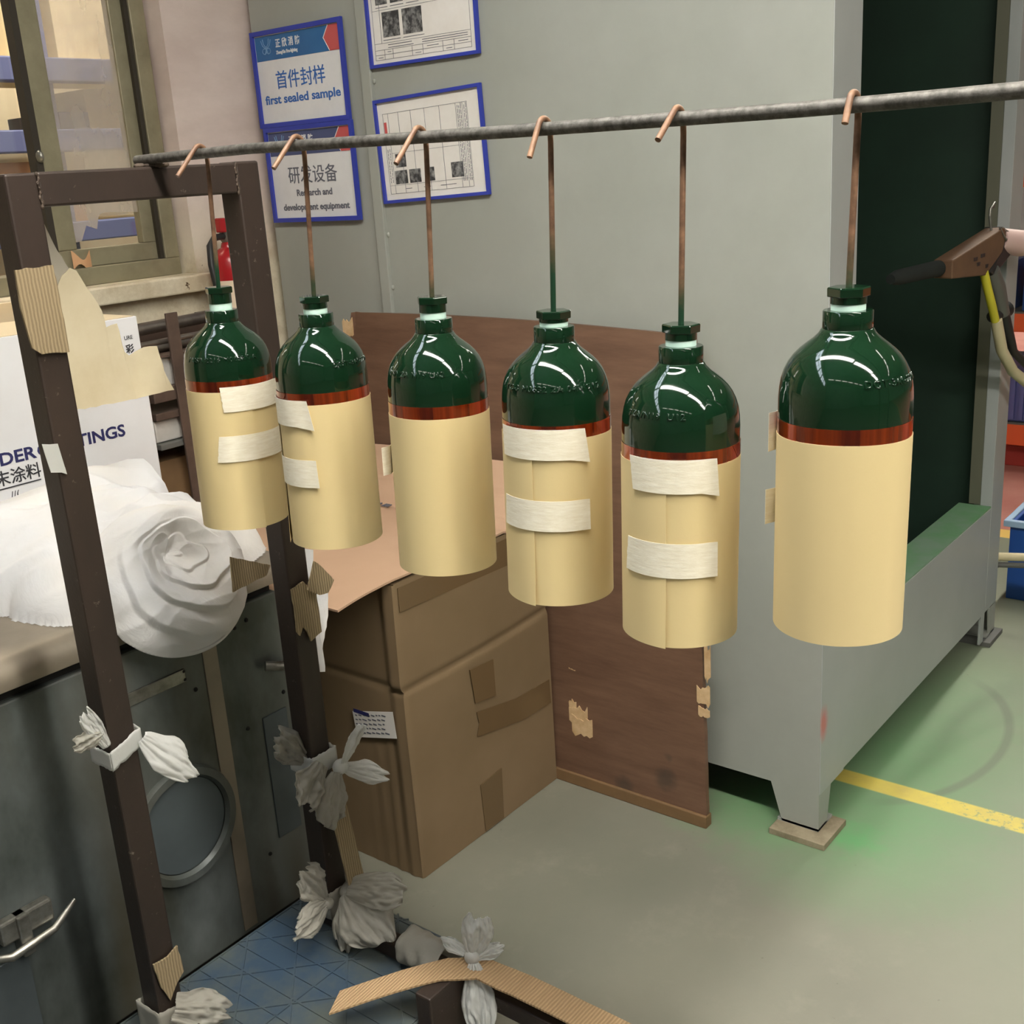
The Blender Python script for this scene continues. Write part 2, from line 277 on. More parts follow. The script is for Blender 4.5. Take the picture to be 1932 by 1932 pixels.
# ---------------------------------------------------------------- mesh helpers (coordinates are relative to the lens height; base z = -1.35)
class MB:
    def __init__(s): s.bm = bmesh.new()
    def box(s, x0, x1, y0, y1, z0, z1, bev=0.0, seg=2):
        r = bmesh.ops.create_cube(s.bm, size=1.0); vs = r['verts']
        for v in vs:
            v.co = Vector(((x0 + x1) / 2 + v.co.x * (x1 - x0), (y0 + y1) / 2 + v.co.y * (y1 - y0), (z0 + z1) / 2 + v.co.z * (z1 - z0)))
        if bev:
            es = list({e for v in vs for e in v.link_edges})
            bmesh.ops.bevel(s.bm, geom=es, offset=bev, segments=seg, affect='EDGES', profile=0.5)
        return s
    def tube(s, pts, r, seg=12, cap=True):
        pts = [Vector(p) for p in pts]; rings = []; prev = None
        for i, p in enumerate(pts):
            d = (pts[min(i + 1, len(pts) - 1)] - pts[max(i - 1, 0)]).normalized()
            if prev is None:
                a = d.orthogonal().normalized()
            else:
                a = (prev - d * prev.dot(d)).normalized()
            prev = a; b = d.cross(a); rr = r[i] if isinstance(r, (list, tuple)) else r
            rings.append([s.bm.verts.new(p + (a * math.cos(2 * math.pi * j / seg) + b * math.sin(2 * math.pi * j / seg)) * rr) for j in range(seg)])
        for A, B in zip(rings, rings[1:]):
            for j in range(seg): s.bm.faces.new((A[j], A[(j + 1) % seg], B[(j + 1) % seg], B[j]))
        if cap:
            s.bm.faces.new(rings[0][::-1]); s.bm.faces.new(rings[-1])
        return s
    def lathe(s, prof, c=(0, 0, 0), seg=64, cap=True):
        c = Vector(c); rings = []
        for r, z in prof:
            rings.append([s.bm.verts.new(c + Vector((r * math.cos(2 * math.pi * j / seg), r * math.sin(2 * math.pi * j / seg), z))) for j in range(seg)])
        for A, B in zip(rings, rings[1:]):
            for j in range(seg): s.bm.faces.new((A[j], A[(j + 1) % seg], B[(j + 1) % seg], B[j]))
        if cap:
            s.bm.faces.new(rings[0][::-1]); s.bm.faces.new(rings[-1])
        return s
    def prism(s, pts, ext):
        """polygon pushed out along ext"""
        e = Vector(ext); A = [s.bm.verts.new(Vector(p)) for p in pts]; B = [s.bm.verts.new(Vector(p) + e) for p in pts]
        n = len(pts); s.bm.faces.new(A[::-1]); s.bm.faces.new(B)
        for j in range(n): s.bm.faces.new((A[j], A[(j + 1) % n], B[(j + 1) % n], B[j]))
        return s
    def grid(s, fn, nu, nv, thick=0.0):
        V = [[s.bm.verts.new(Vector(fn(i / nu, j / nv))) for j in range(nv + 1)] for i in range(nu + 1)]
        fs = [s.bm.faces.new((V[i][j], V[i + 1][j], V[i + 1][j + 1], V[i][j + 1])) for i in range(nu) for j in range(nv)]
        if thick:
            for f in fs: f.normal_update()
            cp = {}
            for row in V:
                for v in row:
                    n = Vector((0, 0, 0))
                    for f in v.link_faces: n += f.normal
                    cp[v] = s.bm.verts.new(v.co - (n.normalized() if n.length > 1e-9 else Vector((0, 0, 1))) * thick)
            be = [e for f in fs for e in f.edges if len(e.link_faces) == 1]
            for f in fs: s.bm.faces.new([cp[v] for v in reversed(f.verts)])
            for e in be: s.bm.faces.new((e.verts[0], e.verts[1], cp[e.verts[1]], cp[e.verts[0]]))
        return s
    def sphere(s, c, r, sub=3):
        q = bmesh.ops.create_icosphere(s.bm, subdivisions=sub, radius=1.0)
        for v in q['verts']: v.co = Vector((c[0] + v.co.x * r[0], c[1] + v.co.y * r[1], c[2] + v.co.z * r[2]))
        return s
    def build(s, name, mat, parent=None, base=(0, 0, -FZ), smooth=False, bevel=0.0, angle=40):
        bmesh.ops.recalc_face_normals(s.bm, faces=s.bm.faces[:])
        me = bpy.data.meshes.new(name); b = Vector(parent['_b']) if parent is not None else Vector(base)
        for v in s.bm.verts: v.co -= b
        if bevel:
            es = [e for e in s.bm.edges if e.is_manifold and e.calc_face_angle(0) > 0.6]
            bmesh.ops.bevel(s.bm, geom=es, offset=bevel, segments=2, affect='EDGES', profile=0.5)
        s.bm.to_mesh(me); s.bm.free(); me.materials.append(mat if not isinstance(mat, str) else MAT[mat])
        if smooth: me.shade_smooth() if smooth is True and angle >= 180 else (me.shade_smooth(), me.set_sharp_from_angle(angle=math.radians(angle)))
        o = bpy.data.objects.new(name, me); COL.objects.link(o)
        if parent is not None:
            o.parent = parent; o['_b'] = tuple(b)
            if parent.get('_mesh'): pass
        else:
            o.location = (b.x, b.y, b.z + FZ); o['_b'] = tuple(b)
        return o

def thing(name, label, cat, base, group=None):
    o = bpy.data.objects.new(name, None); o.empty_display_size = 0.05; COL.objects.link(o)
    o.location = (base[0], base[1], base[2] + FZ); o['_b'] = tuple(base)
    return tag(o, label, cat, group)
def tag(o, label, cat, group=None):
    o['label'] = label; o['category'] = cat
    if group: o['group'] = group
    return o
def struct(o):
    o['kind'] = 'structure'; return o

def text_mesh(body, size, bold=0.0, depth=0.0006, sx=1.0, align='LEFT', spacing=1.0, bev=0.0):
    cu = bpy.data.curves.new('tmp', 'FONT'); cu.body = body; cu.size = size; cu.offset = bold; cu.extrude = depth / 2; cu.bevel_depth = bev; cu.bevel_resolution = 1
    cu.align_x = align; cu.resolution_u = 3; cu.space_character = spacing
    o = bpy.data.objects.new('tmp', cu); COL.objects.link(o)
    dg = bpy.context.evaluated_depsgraph_get(); dg.update()
    me = bpy.data.meshes.new_from_object(o.evaluated_get(dg)); bpy.data.objects.remove(o)
    bm = bmesh.new(); bm.from_mesh(me)
    for v in bm.verts: v.co.x *= sx
    m = MB(); m.bm.free(); m.bm = bm; return m
def lettering(body, size, org, right, up, mat, parent, name='lettering', **kw):
    m = text_mesh(body, size, **kw); R = Vector(right); U = Vector(up); N = R.cross(U); O = Vector(org)
    for v in m.bm.verts: v.co = O + R * v.co.x + U * v.co.y + N * v.co.z
    return m.build(name, mat, parent)

def remeshed(mb, voxel, smooth_it=4, disp=None):
    """union of overlapping shapes as one skin"""
    me = bpy.data.meshes.new('tmp'); bmesh.ops.recalc_face_normals(mb.bm, faces=mb.bm.faces[:]); mb.bm.to_mesh(me); mb.bm.free()
    o = bpy.data.objects.new('tmp', me); COL.objects.link(o)
    r = o.modifiers.new('r', 'REMESH'); r.mode = 'VOXEL'; r.voxel_size = voxel
    sm = o.modifiers.new('s', 'SMOOTH'); sm.iterations = smooth_it; sm.factor = 0.5
    dg = bpy.context.evaluated_depsgraph_get(); dg.update()
    m2 = bpy.data.meshes.new_from_object(o.evaluated_get(dg)); bpy.data.objects.remove(o)
    bm = bmesh.new(); bm.from_mesh(m2); bm.normal_update()
    if disp:
        dv = [(v, v.normal.copy() * disp(v.co, v.normal)) for v in bm.verts]
        for v, d in dv: v.co += d
    m = MB(); m.bm.free(); m.bm = bm; return m

def ridged(p, s, seed=0.0):
    return 1 - abs(noise.noise(Vector(p) * s + Vector((seed, seed * 1.7, -seed))))
# ---------------------------------------------------------------- setting
def setting():
    struct(MB().box(-9, 14, -12, 8, -FZ - 0.1, -FZ).build('floor', 'floor'))
    struct(MB().box(-9, 14, -12, 8, CEIL, CEIL + 0.1).build('ceiling', 'ceil'))
    # plaster wall with the window opening (x -0.4..1.70, z -0.195..1.0)
    m = MB(); y0, y1 = 2.30, 2.50
    m.box(-9, -0.4, y0, y1, -FZ, CEIL); m.box(1.70, 2.35, y0, y1, -FZ, CEIL); m.box(-0.4, 1.70, y0, y1, -FZ, -0.195); m.box(-0.4, 1.70, y0, y1, 1.0, CEIL)
    struct(m.build('wall_left', 'wall'))
    m = MB(); m.box(-0.45, 1.72, 2.265, 2.3, -0.235, -0.195, 0.004); struct(m.build('trim_1', 'wall'))          # window ledge
    struct(MB().box(-9.2, -9, -12, 8, -FZ, CEIL).build('wall_back', 'hallwall'))
    struct(MB().box(-9, 14, -12.2, -12, -FZ, CEIL).build('wall_right', 'hallwall'))
    struct(MB().box(14, 14.2, -12, 8, -FZ, CEIL).build('wall_front', 'hallwall'))
    struct(MB().box(-9, 14, 8, 8.2, -FZ, CEIL).build('wall_rear', 'hallwall'))
    # the room behind the window
    struct(MB().box(-0.5, 3.2, 4.1, 4.2, -FZ, 1.7).build('wall_inner', 'cream'))
    # window: fixed frame, sliding sash, panes
    w = bpy.data.objects.new('window_1', None); COL.objects.link(w); w['_b'] = (1.0, 2.38, -0.195); w.location = (1.0, 2.38, -0.195 + FZ); struct(w)
    f = MB(); f.box(1.651, 1.690, 2.345, 2.42, -0.1548, 1.0, 0.002); f.box(-0.4, 1.690, 2.345, 2.42, -0.195, -0.155, 0.002); f.build('window_frame', 'alu', w)
    f = MB(); f.box(1.608, 1.6495, 2.361, 2.385, -0.1148, 1.0, 0.002); f.box(1.386, 1.435, 2.361, 2.385, -0.1148, 1.0, 0.002); f.box(1.386, 1.6495, 2.361, 2.385, -0.1545, -0.115, 0.002); f.build('window_sash', 'alu', w)
    f = MB(); f.box(1.640, 1.6505, 2.350, 2.3605, -0.154, 1.0); f.box(1.370, 1.3855, 2.355, 2.385, -0.154, 1.0); f.build('gasket', 'alu_dark', w)
    f = MB(); f.box(0.3, 1.37, 2.39, 2.394, -0.15, 1.0); f.build('window_pane', 'clear', w)
    f = MB(); f.box(1.435, 1.608, 2.37, 2.374, -0.115, 1.0); f.build('window_pane', 'clear', w)
    f = MB(); f.prism([(1.435, 2.368, -0.10), (1.452, 2.368, -0.098), (1.47, 2.368, -0.065), (1.495, 2.368, -0.075), (1.505, 2.368, -0.045), (1.52, 2.368, -0.04), (1.608, 2.368, -0.045), (1.608, 2.368, 1.0), (1.435, 2.368, 1.0)], (0, -0.0015, 0))
    f.build('dusty_film', 'glass', w)
    m = MB(); m.sphere((1.378, 2.352, 0.085), (0.008, 0.012, 0.014), 2); m.build('window_latch', 'galv', w, smooth=True)
    # clerestory windows high in the plaster wall
    for i, (x0, x1) in enumerate(((0.35, 1.25), (-1.15, 0.15), (-2.6, -1.35), (-4.3, -2.9), (-6.0, -4.6))):
        c = bpy.data.objects.new('window_%d' % (i + 2), None); COL.objects.link(c); c['_b'] = (x0, 2.3, 2.2); c.location = (x0, 2.3, 2.2 + FZ); struct(c)
        f = MB(); z0, z1 = 2.25, 3.05
        for (a, b, p, q) in ((x0, x1, z0 - .05, z0), (x0, x1, z1, z1 + .05), (x0 - .05, x0, z0 - .05, z1 + .05), (x1, x1 + .05, z0 - .05, z1 + .05), ((x0 + x1) / 2 - .02, (x0 + x1) / 2 + .02, z0, z1), (x0, x1, 2.63, 2.67)):
            f.box(a, b, 2.26, 2.3, p, q)
        f.build('window_frame', 'steel_white', c)
        MB().box(x0, x1, 2.285, 2.295, z0, z1).build('window_pane', 'sky', c)
setting()

# ---------------------------------------------------------------- hall lamps
def lamps():
    def maker(z, hung, label, group, mat):
        t = thing('tube_lamp' if hung else 'ceiling_lamp', label, 'lamp', (0, 0, z), group)
        m = MB(); m.prism([(-0.11, -0.62, z - 0.06), (0.11, -0.62, z - 0.06), (0.06, -0.62, z - 0.001), (-0.06, -0.62, z - 0.001)], (0, 1.24, 0)); m.build('lamp_housing', 'steel_white', t)
        MB().box(-0.07, 0.07, -0.6, 0.6, z - 0.072, z - 0.061).build('lamp_diffuser', mat, t)
        if hung:
            for y in (-0.5, 0.5): MB().tube([(0, y, z - 0.002), (0, y, CEIL - 0.001)], 0.004, 6).build('suspension_rod', 'galv', t)
        return t
    def place(proto, spots, z, rz=0.0):
        for i, (x, y) in enumerate(spots):
            o = proto
            if i:
                o = proto.copy(); COL.objects.link(o)
                for ch in list(proto.children):
                    c = ch.copy(); COL.objects.link(c); c.parent = o
            o.location = (x, y, z + FZ); o.rotation_euler = (0, 0, rz)
    place(maker(LOW, True, 'long tube lamp hung low over the hanging bar', 'lamps hung over the work place', 'lamp_low'), [(0.62, 0.58), (0.56, -0.72), (0.50, -2.05)], LOW)
    place(maker(CEIL, False, 'long white lamp under the hall ceiling', 'hall ceiling lamps', 'lamp'), [(-5.8, 1.0), (-5.8, -0.6), (-5.8, -2.2), (-5.8, -3.8), (-5.8, -5.6), (-5.8, -7.6), (3.9, -2.2), (4.0, -3.7), (4.1, -5.2), (4.2, -6.7), (4.2, -8.4), (8.0, -3.4), (8.0, 0.5)], CEIL)
    place(maker(CEIL, False, 'crosswise ceiling lamp beyond the booth', 'crosswise ceiling lamps', 'lamp_cross'), [(5.2, 0.9), (7.0, 0.9), (9.0, 0.9), (11.0, 0.9)], CEIL, math.pi / 2)
    t = thing('room_lamp', 'warm lamp in the storage room behind the window', 'lamp', (1.6, 3.2, 1.4))
    MB().box(0.8, 2.6, 2.7, 2.95, 1.30, 1.34).build('lamp_diffuser', 'lamp_in', t)
    MB().box(0.76, 2.64, 2.66, 2.99, 1.34, 1.40).build('lamp_housing', 'steel_white', t)
lamps()

# ---------------------------------------------------------------- spray booth
def booth():
    t = thing('spray_booth', 'large grey steel powder spray booth with dark green inside, standing on short legs', 'spray booth', (1.925, 0.8135, -FZ))
    u0, u1, v0, v1, zb, zt = 1.925, 3.13, 0.8135, 2.27, -1.25, 1.02
    MB().box(u0, u0 + 0.04, v0, 1.876, zb, zt).build('side_panel', 'panel', t)
    MB().box(u0 + 0.004, u0 + 0.04, 1.905, v1, zb, zt, 0.002).build('side_panel', 'panel', t)
    m = MB(); m.box(u0 - 0.010, u0 + 0.03, 1.876, 1.905, zb, zt, 0.002)
    m.build('corner_strip', 'panel', t)
    for z in (0.30, 0.20, 0.02, -0.13, -0.25, -0.36):
        MB().sphere((u0 - 0.001, 1.873, z), (0.004, 0.004, 0.006), 2).build('weld_spot', 'panel', t, smooth=True)
    MB().box(u1 - 0.04, u1, v0 + 0.0301, v1, zb, zt).build('side_panel', 'panel', t)
    MB().box(u0 + 0.04, u1 - 0.04, v1 - 0.04, v1, zb, zt).build('rear_panel', 'panel', t)
    MB().box(u0, u1, v0, v1, zt, zt + 0.04).build('roof_panel', 'panel', t)
    # front frame
    m = MB(); m.box(u0 + 0.0005, 2.045, v0 - 0.002, v0 - 0.0001, zb, zt); m.box(u0 + 0.041, 2.045, v0, v0 + 0.03, zb, zt)
    m.build('front_jamb', 'booth', t)
    MB().box(3.03, u1, v0, v0 + 0.03, zb + 0.001, zt, 0.0015).build('front_jamb', 'booth', t)
    MB().box(3.031, 3.05, v0 + 0.0301, v0 + 0.06, -0.943, zt).build('inner_return', 'olive', t)
    MB().box(2.046, 3.029, v0, v0 + 0.03, zb, -0.948, 0.0015).build('front_apron', 'booth', t)
    MB().box(2.046, 3.029, v0 + 0.001, v0 + 0.085, -0.948, -0.944).build('opening_sill', 'sill', t)
    MB().box(2.045, 3.03, v0, v0 + 0.03, 0.70, zt, 0.0015).build('front_header', 'booth', t)
    # inner lining
    m = MB(); m.box(u0 + 0.042, u0 + 0.05, v0 + 0.03, v1 - 0.05, zb + .02, zt - .01); m.box(u1 - 0.05, u1 - 0.042, v0 + 0.062, v1 - 0.05, zb + .02, zt - .01)
    m.box(u0 + 0.05, u1 - 0.05, v1 - 0.06, v1 - 0.045, zb + .02, zt - .01); m.box(u0 + 0.05, u1 - 0.05, v0 + 0.09, v1 - 0.06, zb + .02, zb + .04); m.box(u0 + 0.05, u1 - 0.05, v0 + 0.03, v1 - 0.06, zt - .03, zt - .01)
    m.build('inner_lining', 'booth_in', t)
    MB().lathe([(0.09, -0.05), (0.085, 0.0), (0.05, 0.03), (0.02, 0.035)], (2.95, 1.35, 0.52), 32).build('inner_lamp_cover', 'panel', t, smooth=True)
    # legs: folded plates, tapering to the foot
    def leg(px, sx, py, sy):
        m = MB()
        m.prism([(px, py, zb), (px + sx * 0.060, py, zb), (px + sx * 0.042, py, -1.335), (px, py, -1.335)], (0, sy * 0.006, 0))
        m.prism([(px, py + sy * 0.006, zb), (px, py + sy * 0.105, zb), (px, py + sy * 0.080, -1.335), (px, py + sy * 0.006, -1.335)], (sx * 0.006, 0, 0))
        m.box(min(px, px + sx * 0.07), max(px, px + sx * 0.07), min(py, py + sy * 0.09), max(py, py + sy * 0.09), -1.336, -1.330)
        m.build('leg', 'panel', t)
    leg(u0, 1, v0, 1); leg(u1, -1, v0, 1); leg(u0, 1, v1, -1); leg(u1, -1, v1, -1)
    MB().box(u1 - 0.13, u1 - 0.1, v0 + 0.001, v0 + 0.007, -1.335, zb).build('leg_stiffener', 'booth', t)
    p = MB().box(1.888, 2.000, 0.785, 0.905, -1.350, -1.3365, 0.001).build('wood_packer', 'packer', base=(1.94, 0.84, -FZ))
    tag(p, 'square plywood packer under the near front leg of the grey booth', 'packer')
    p = MB().box(3.03, 3.15, 0.795, 0.90, -1.350, -1.3365, 0.001).build('wood_packer', 'darkgrey', base=(3.1, 0.85, -FZ))
    tag(p, 'dark packer plate under the far front leg of the grey booth', 'packer')
booth()

def plywood():
    t = thing('plywood_sheet', 'red brown plywood sheet with chipped pale edges leaning against the booth', 'plywood', (1.86, 1.5, -FZ))
    m = MB()
    def P(a, h):      # a: 0 right edge .. 1 left edge, h: 0 bottom .. 1 top
        zt = -0.328 + 0.02 * a + 0.012 * math.sin(math.pi * a); v = (1.022 + 0.045 * h) + a * (0.955)
        if a > 0.97 and h > 0.9: v -= 0.03 * (h - 0.9) / 0.1
        v += 0.004 * noise.noise(Vector((h * 14, a * 3, 1))) if a in (0, 1) else 0
        return (1.850 + 0.058 * h + 0.014 * math.sin(math.pi * a) * h * -1, v, -1.335 + (zt + 1.335) * h)
    m.grid(lambda a, h: P(a, h), 40, 36, 0.012)
    m.build('face_veneer', 'ply', t, smooth=True)
    # pale torn splinters along the rim
    def chip(v, z, w, h, n, up=0.0):
        c = MB(); u = 1.850 + 0.058 * (z + 1.335) / 1.01 - 0.0132
        pts = [(u, v - w / 2, z - h / 2)]; K = 7
        for i in range(1, K): pts.append((u, v - w / 2 + w * i / K, z - h / 2 - random.uniform(0, .35) * h))
        pts.append((u, v + w / 2, z - h / 2))
        for i in range(K, -1, -1): pts.append((u, v - w / 2 + w * i / K, z + h / 2 + random.uniform(0, .5) * h))
        c.prism(pts, (-0.002, 0, 0)); c.build(n, 'ply_core', t)
    for v, z, w, h in ((2.005, -0.345, 0.035, 0.03), (1.69, -0.332, 0.03, 0.012), (1.31, -0.339, 0.05, 0.012), (1.37, -0.341, 0.03, 0.02), (1.375, -0.39, 0.012, 0.035), (1.08, -0.345, 0.02, 0.012),
                       (1.025, -0.985, 0.014, 0.05), (1.033, -1.055, 0.03, 0.028), (1.031, -1.09, 0.026, 0.014), (1.36, -1.16, 0.02, 0.02), (1.345, -1.18, 0.05, 0.03), (1.335, -1.205, 0.055, 0.03), (1.36, -1.075, 0.018, 0.008), (1.40, -0.98, 0.015, 0.008), (1.86, -0.42, 0.05, 0.006)):
        chip(v, z, w, h, 'splinter')
    for v, z in ((1.075, -0.352), (1.06, -0.41)):
        MB().box(1.862, 1.90, v - 0.022, v + 0.002, z - 0.008, z + 0.008, 0.002).build('torn_veneer', 'ply_core', t)
    MB().box(1.832, 1.856, 1.02, 1.965, -1.35, -1.322, 0.002).build('bottom_batten', 'brownbox', t)
plywood()

# ---------------------------------------------------------------- hanging rack
def rack():
    t = thing('hanging_rack', 'dark brown square tube steel rack whose long round bar carries the green cylinders', 'rack', (0.89, 1.305, -1.2))
    b = 0.003
    MB().box(0.705, 0.745, 1.285, 1.325, -1.2, 0.029, b).build('post', 'rack', t)
    MB().box(1.037, 1.077, 1.285, 1.325, -1.2, 0.031, b).build('post', 'rack', t)
    MB().box(0.7455, 1.0365, 1.285, 1.325, -0.0105, 0.0295, b).build('top_beam', 'rack', t)
    MB().box(1.037, 1.067, -0.70, 1.2845, -1.2, -1.172, b).build('base_rail', 'rack', t)
    MB().box(0.705, 0.745, -0.70, 1.2845, -1.2, -1.16, b).build('base_rail', 'rack', t)
    MB().box(0.952, 1.0365, 0.985, 1.015, -1.35, -1.142, b).build('foot_bracket', 'rack', t)
    # far end frame at the other end of the bar
    MB().box(0.705, 0.745, -0.74, -0.70, -1.35, 0.02, b).build('post', 'rack', t)
    MB().box(1.037, 1.077, -0.74, -0.70, -1.35, 0.02, b).build('post', 'rack', t)
    MB().box(0.7455, 1.0365, -0.74, -0.70, -0.021, 0.019, b).build('top_beam', 'rack', t)
    pts = [(0.906, 1.318, 0.0385), (0.906, 1.10, 0.0400), (0.906, 0.895, 0.0362), (0.906, 0.708, 0.0330), (0.906, 0.565, 0.0314), (0.906, 0.414, 0.0298), (0.906, 0.328, 0.0295), (0.906, 0.20, 0.030), (0.906, -0.2, 0.029), (0.906, -0.74, 0.025)]
    MB().tube(pts, 0.0062, 20).build('hanging_bar', 'bar', t, smooth=True)
    m = MB()
    for i in range(6): m.sphere((0.898 + 0.004 * i, 1.305 - 0.006 * i + 0.004 * (i % 2), 0.031), (0.007, 0.007, 0.004), 2)
    remeshed(m, 0.0015, 3).build('weld_bead', 'weld', t, smooth=True, angle=180)
    m = MB()
    for i in range(8):
        z = -0.010 + 0.037 * i / 7
        m.sphere((0.7455 + 0.0012 * math.sin(i * 2.3), 1.2855, z), (0.003, 0.002, 0.0036), 1)
    m2 = remeshed(m, 0.0012, 2); m2.build('weld_bead', 'weld', t, smooth=True, angle=180)
    m = MB()
    for i in range(8):
        z = -0.010 + 0.037 * i / 7
        m.sphere((1.037 + 0.0012 * math.sin(i * 1.9), 1.2855, z), (0.003, 0.002, 0.0036), 1)
    m2 = remeshed(m, 0.0012, 2); m2.build('weld_bead', 'weld', t, smooth=True, angle=180)
rack()

# ---------------------------------------------------------------- the six green cylinders and their hooks
AX = [(0.915, v) for v in (1.206, 1.037, 0.847, 0.681, 0.527, 0.370)]
ZB = [-0.4302, -0.4305, -0.4309, -0.4335, -0.446, -0.4095]
HEX = [0.308, 0.2995, 0.3026, 0.2946, 0.299, 0.298]        # hex top above base
ROD = [0.0395, 0.039, 0.0354, 0.0326, 0.0309, 0.0296]
PROF = [(0.0555, 0.190), (0.0555, 0.205), (0.0549, 0.214), (0.0535, 0.2225), (0.0511, 0.230), (0.0477, 0.2367), (0.0435, 0.2425), (0.0385, 0.2475), (0.033, 0.252), (0.0275, 0.2562), (0.0235, 0.2602), (0.0213, 0.2638)]
def r_at(z):
    for (r0, z0), (r1, z1) in zip(PROF, PROF[1:]):
        if z0 <= z <= z1: return r0 + (r1 - r0) * (z - z0) / (z1 - z0)
    return PROF[0][0] if z < PROF[0][1] else PROF[-1][0]
STAMP = [("7 US/\\ 2216 M0632 ZA", -62, 0.2195), ("DOT-3AL-2216", 14, 0.2205), ("US/\\ ZA N19 U12", -72, 0.2225), ("TC-3 M0632 ZA 04/\\19 L2", -66, 0.2215), ("3ZA/N19  U12", -62, 0.220), ("DOT-3AL-2216", 16, 0.2225)]
# tape strips: start azimuth, end azimuth, low z, high z at both ends, slanted cut (deg)
TAPES = [[(-14, 78, .156, .188, 2, 5), (-22, 86, .091, .125, 6, 1)], [(-128, -21, .152, .184, 2, 6), (-125, -17, .078, .112, 1, 4)], [(-165, -88, .106, .138, 3, 2)],
         [(-70, 27, .154, .185, 2, 5), (-68, 31, .080, .112, 3, 1)], [(-53, 33, .152, .184, 4, 3), (-57, 35, .070, .104, 4, 1)], [(-170, -92, .156, .190, 2, 3), (-170, -93, .088, .120, 2, 3)]]
SEAM = [24, -83, -140, -27, -13, -132]
BAND = [.1815, .178, .1775, .1745, .177, .1755]           # paper top
LABELS = ['green cylinder hanging farthest left, over the white cloth in front of the rack end', 'green cylinder second from left, its two tape strips wrapping round its left edge', 'green cylinder third from left, plain paper front, tape tip at its left edge',
          'green cylinder hanging fourth from left, stamped M0632 above two wide tape strips', 'green cylinder hanging lowest, fifth from left, with two tape strips over its paper seam', 'largest looking green cylinder at far right, plain paper front before the booth corner']
HLAB = ['rusty wire hook holding the leftmost green cylinder near the rack end', 'rusty wire hook crossing the lower sign, second from left', 'wire hook hanging before the lower framed document, third from left', 'wire hook with green lower half, fourth from left on the bar', 'wire hook holding the lowest green cylinder, fifth from left', 'rightmost wire hook hanging before the booth front corner']

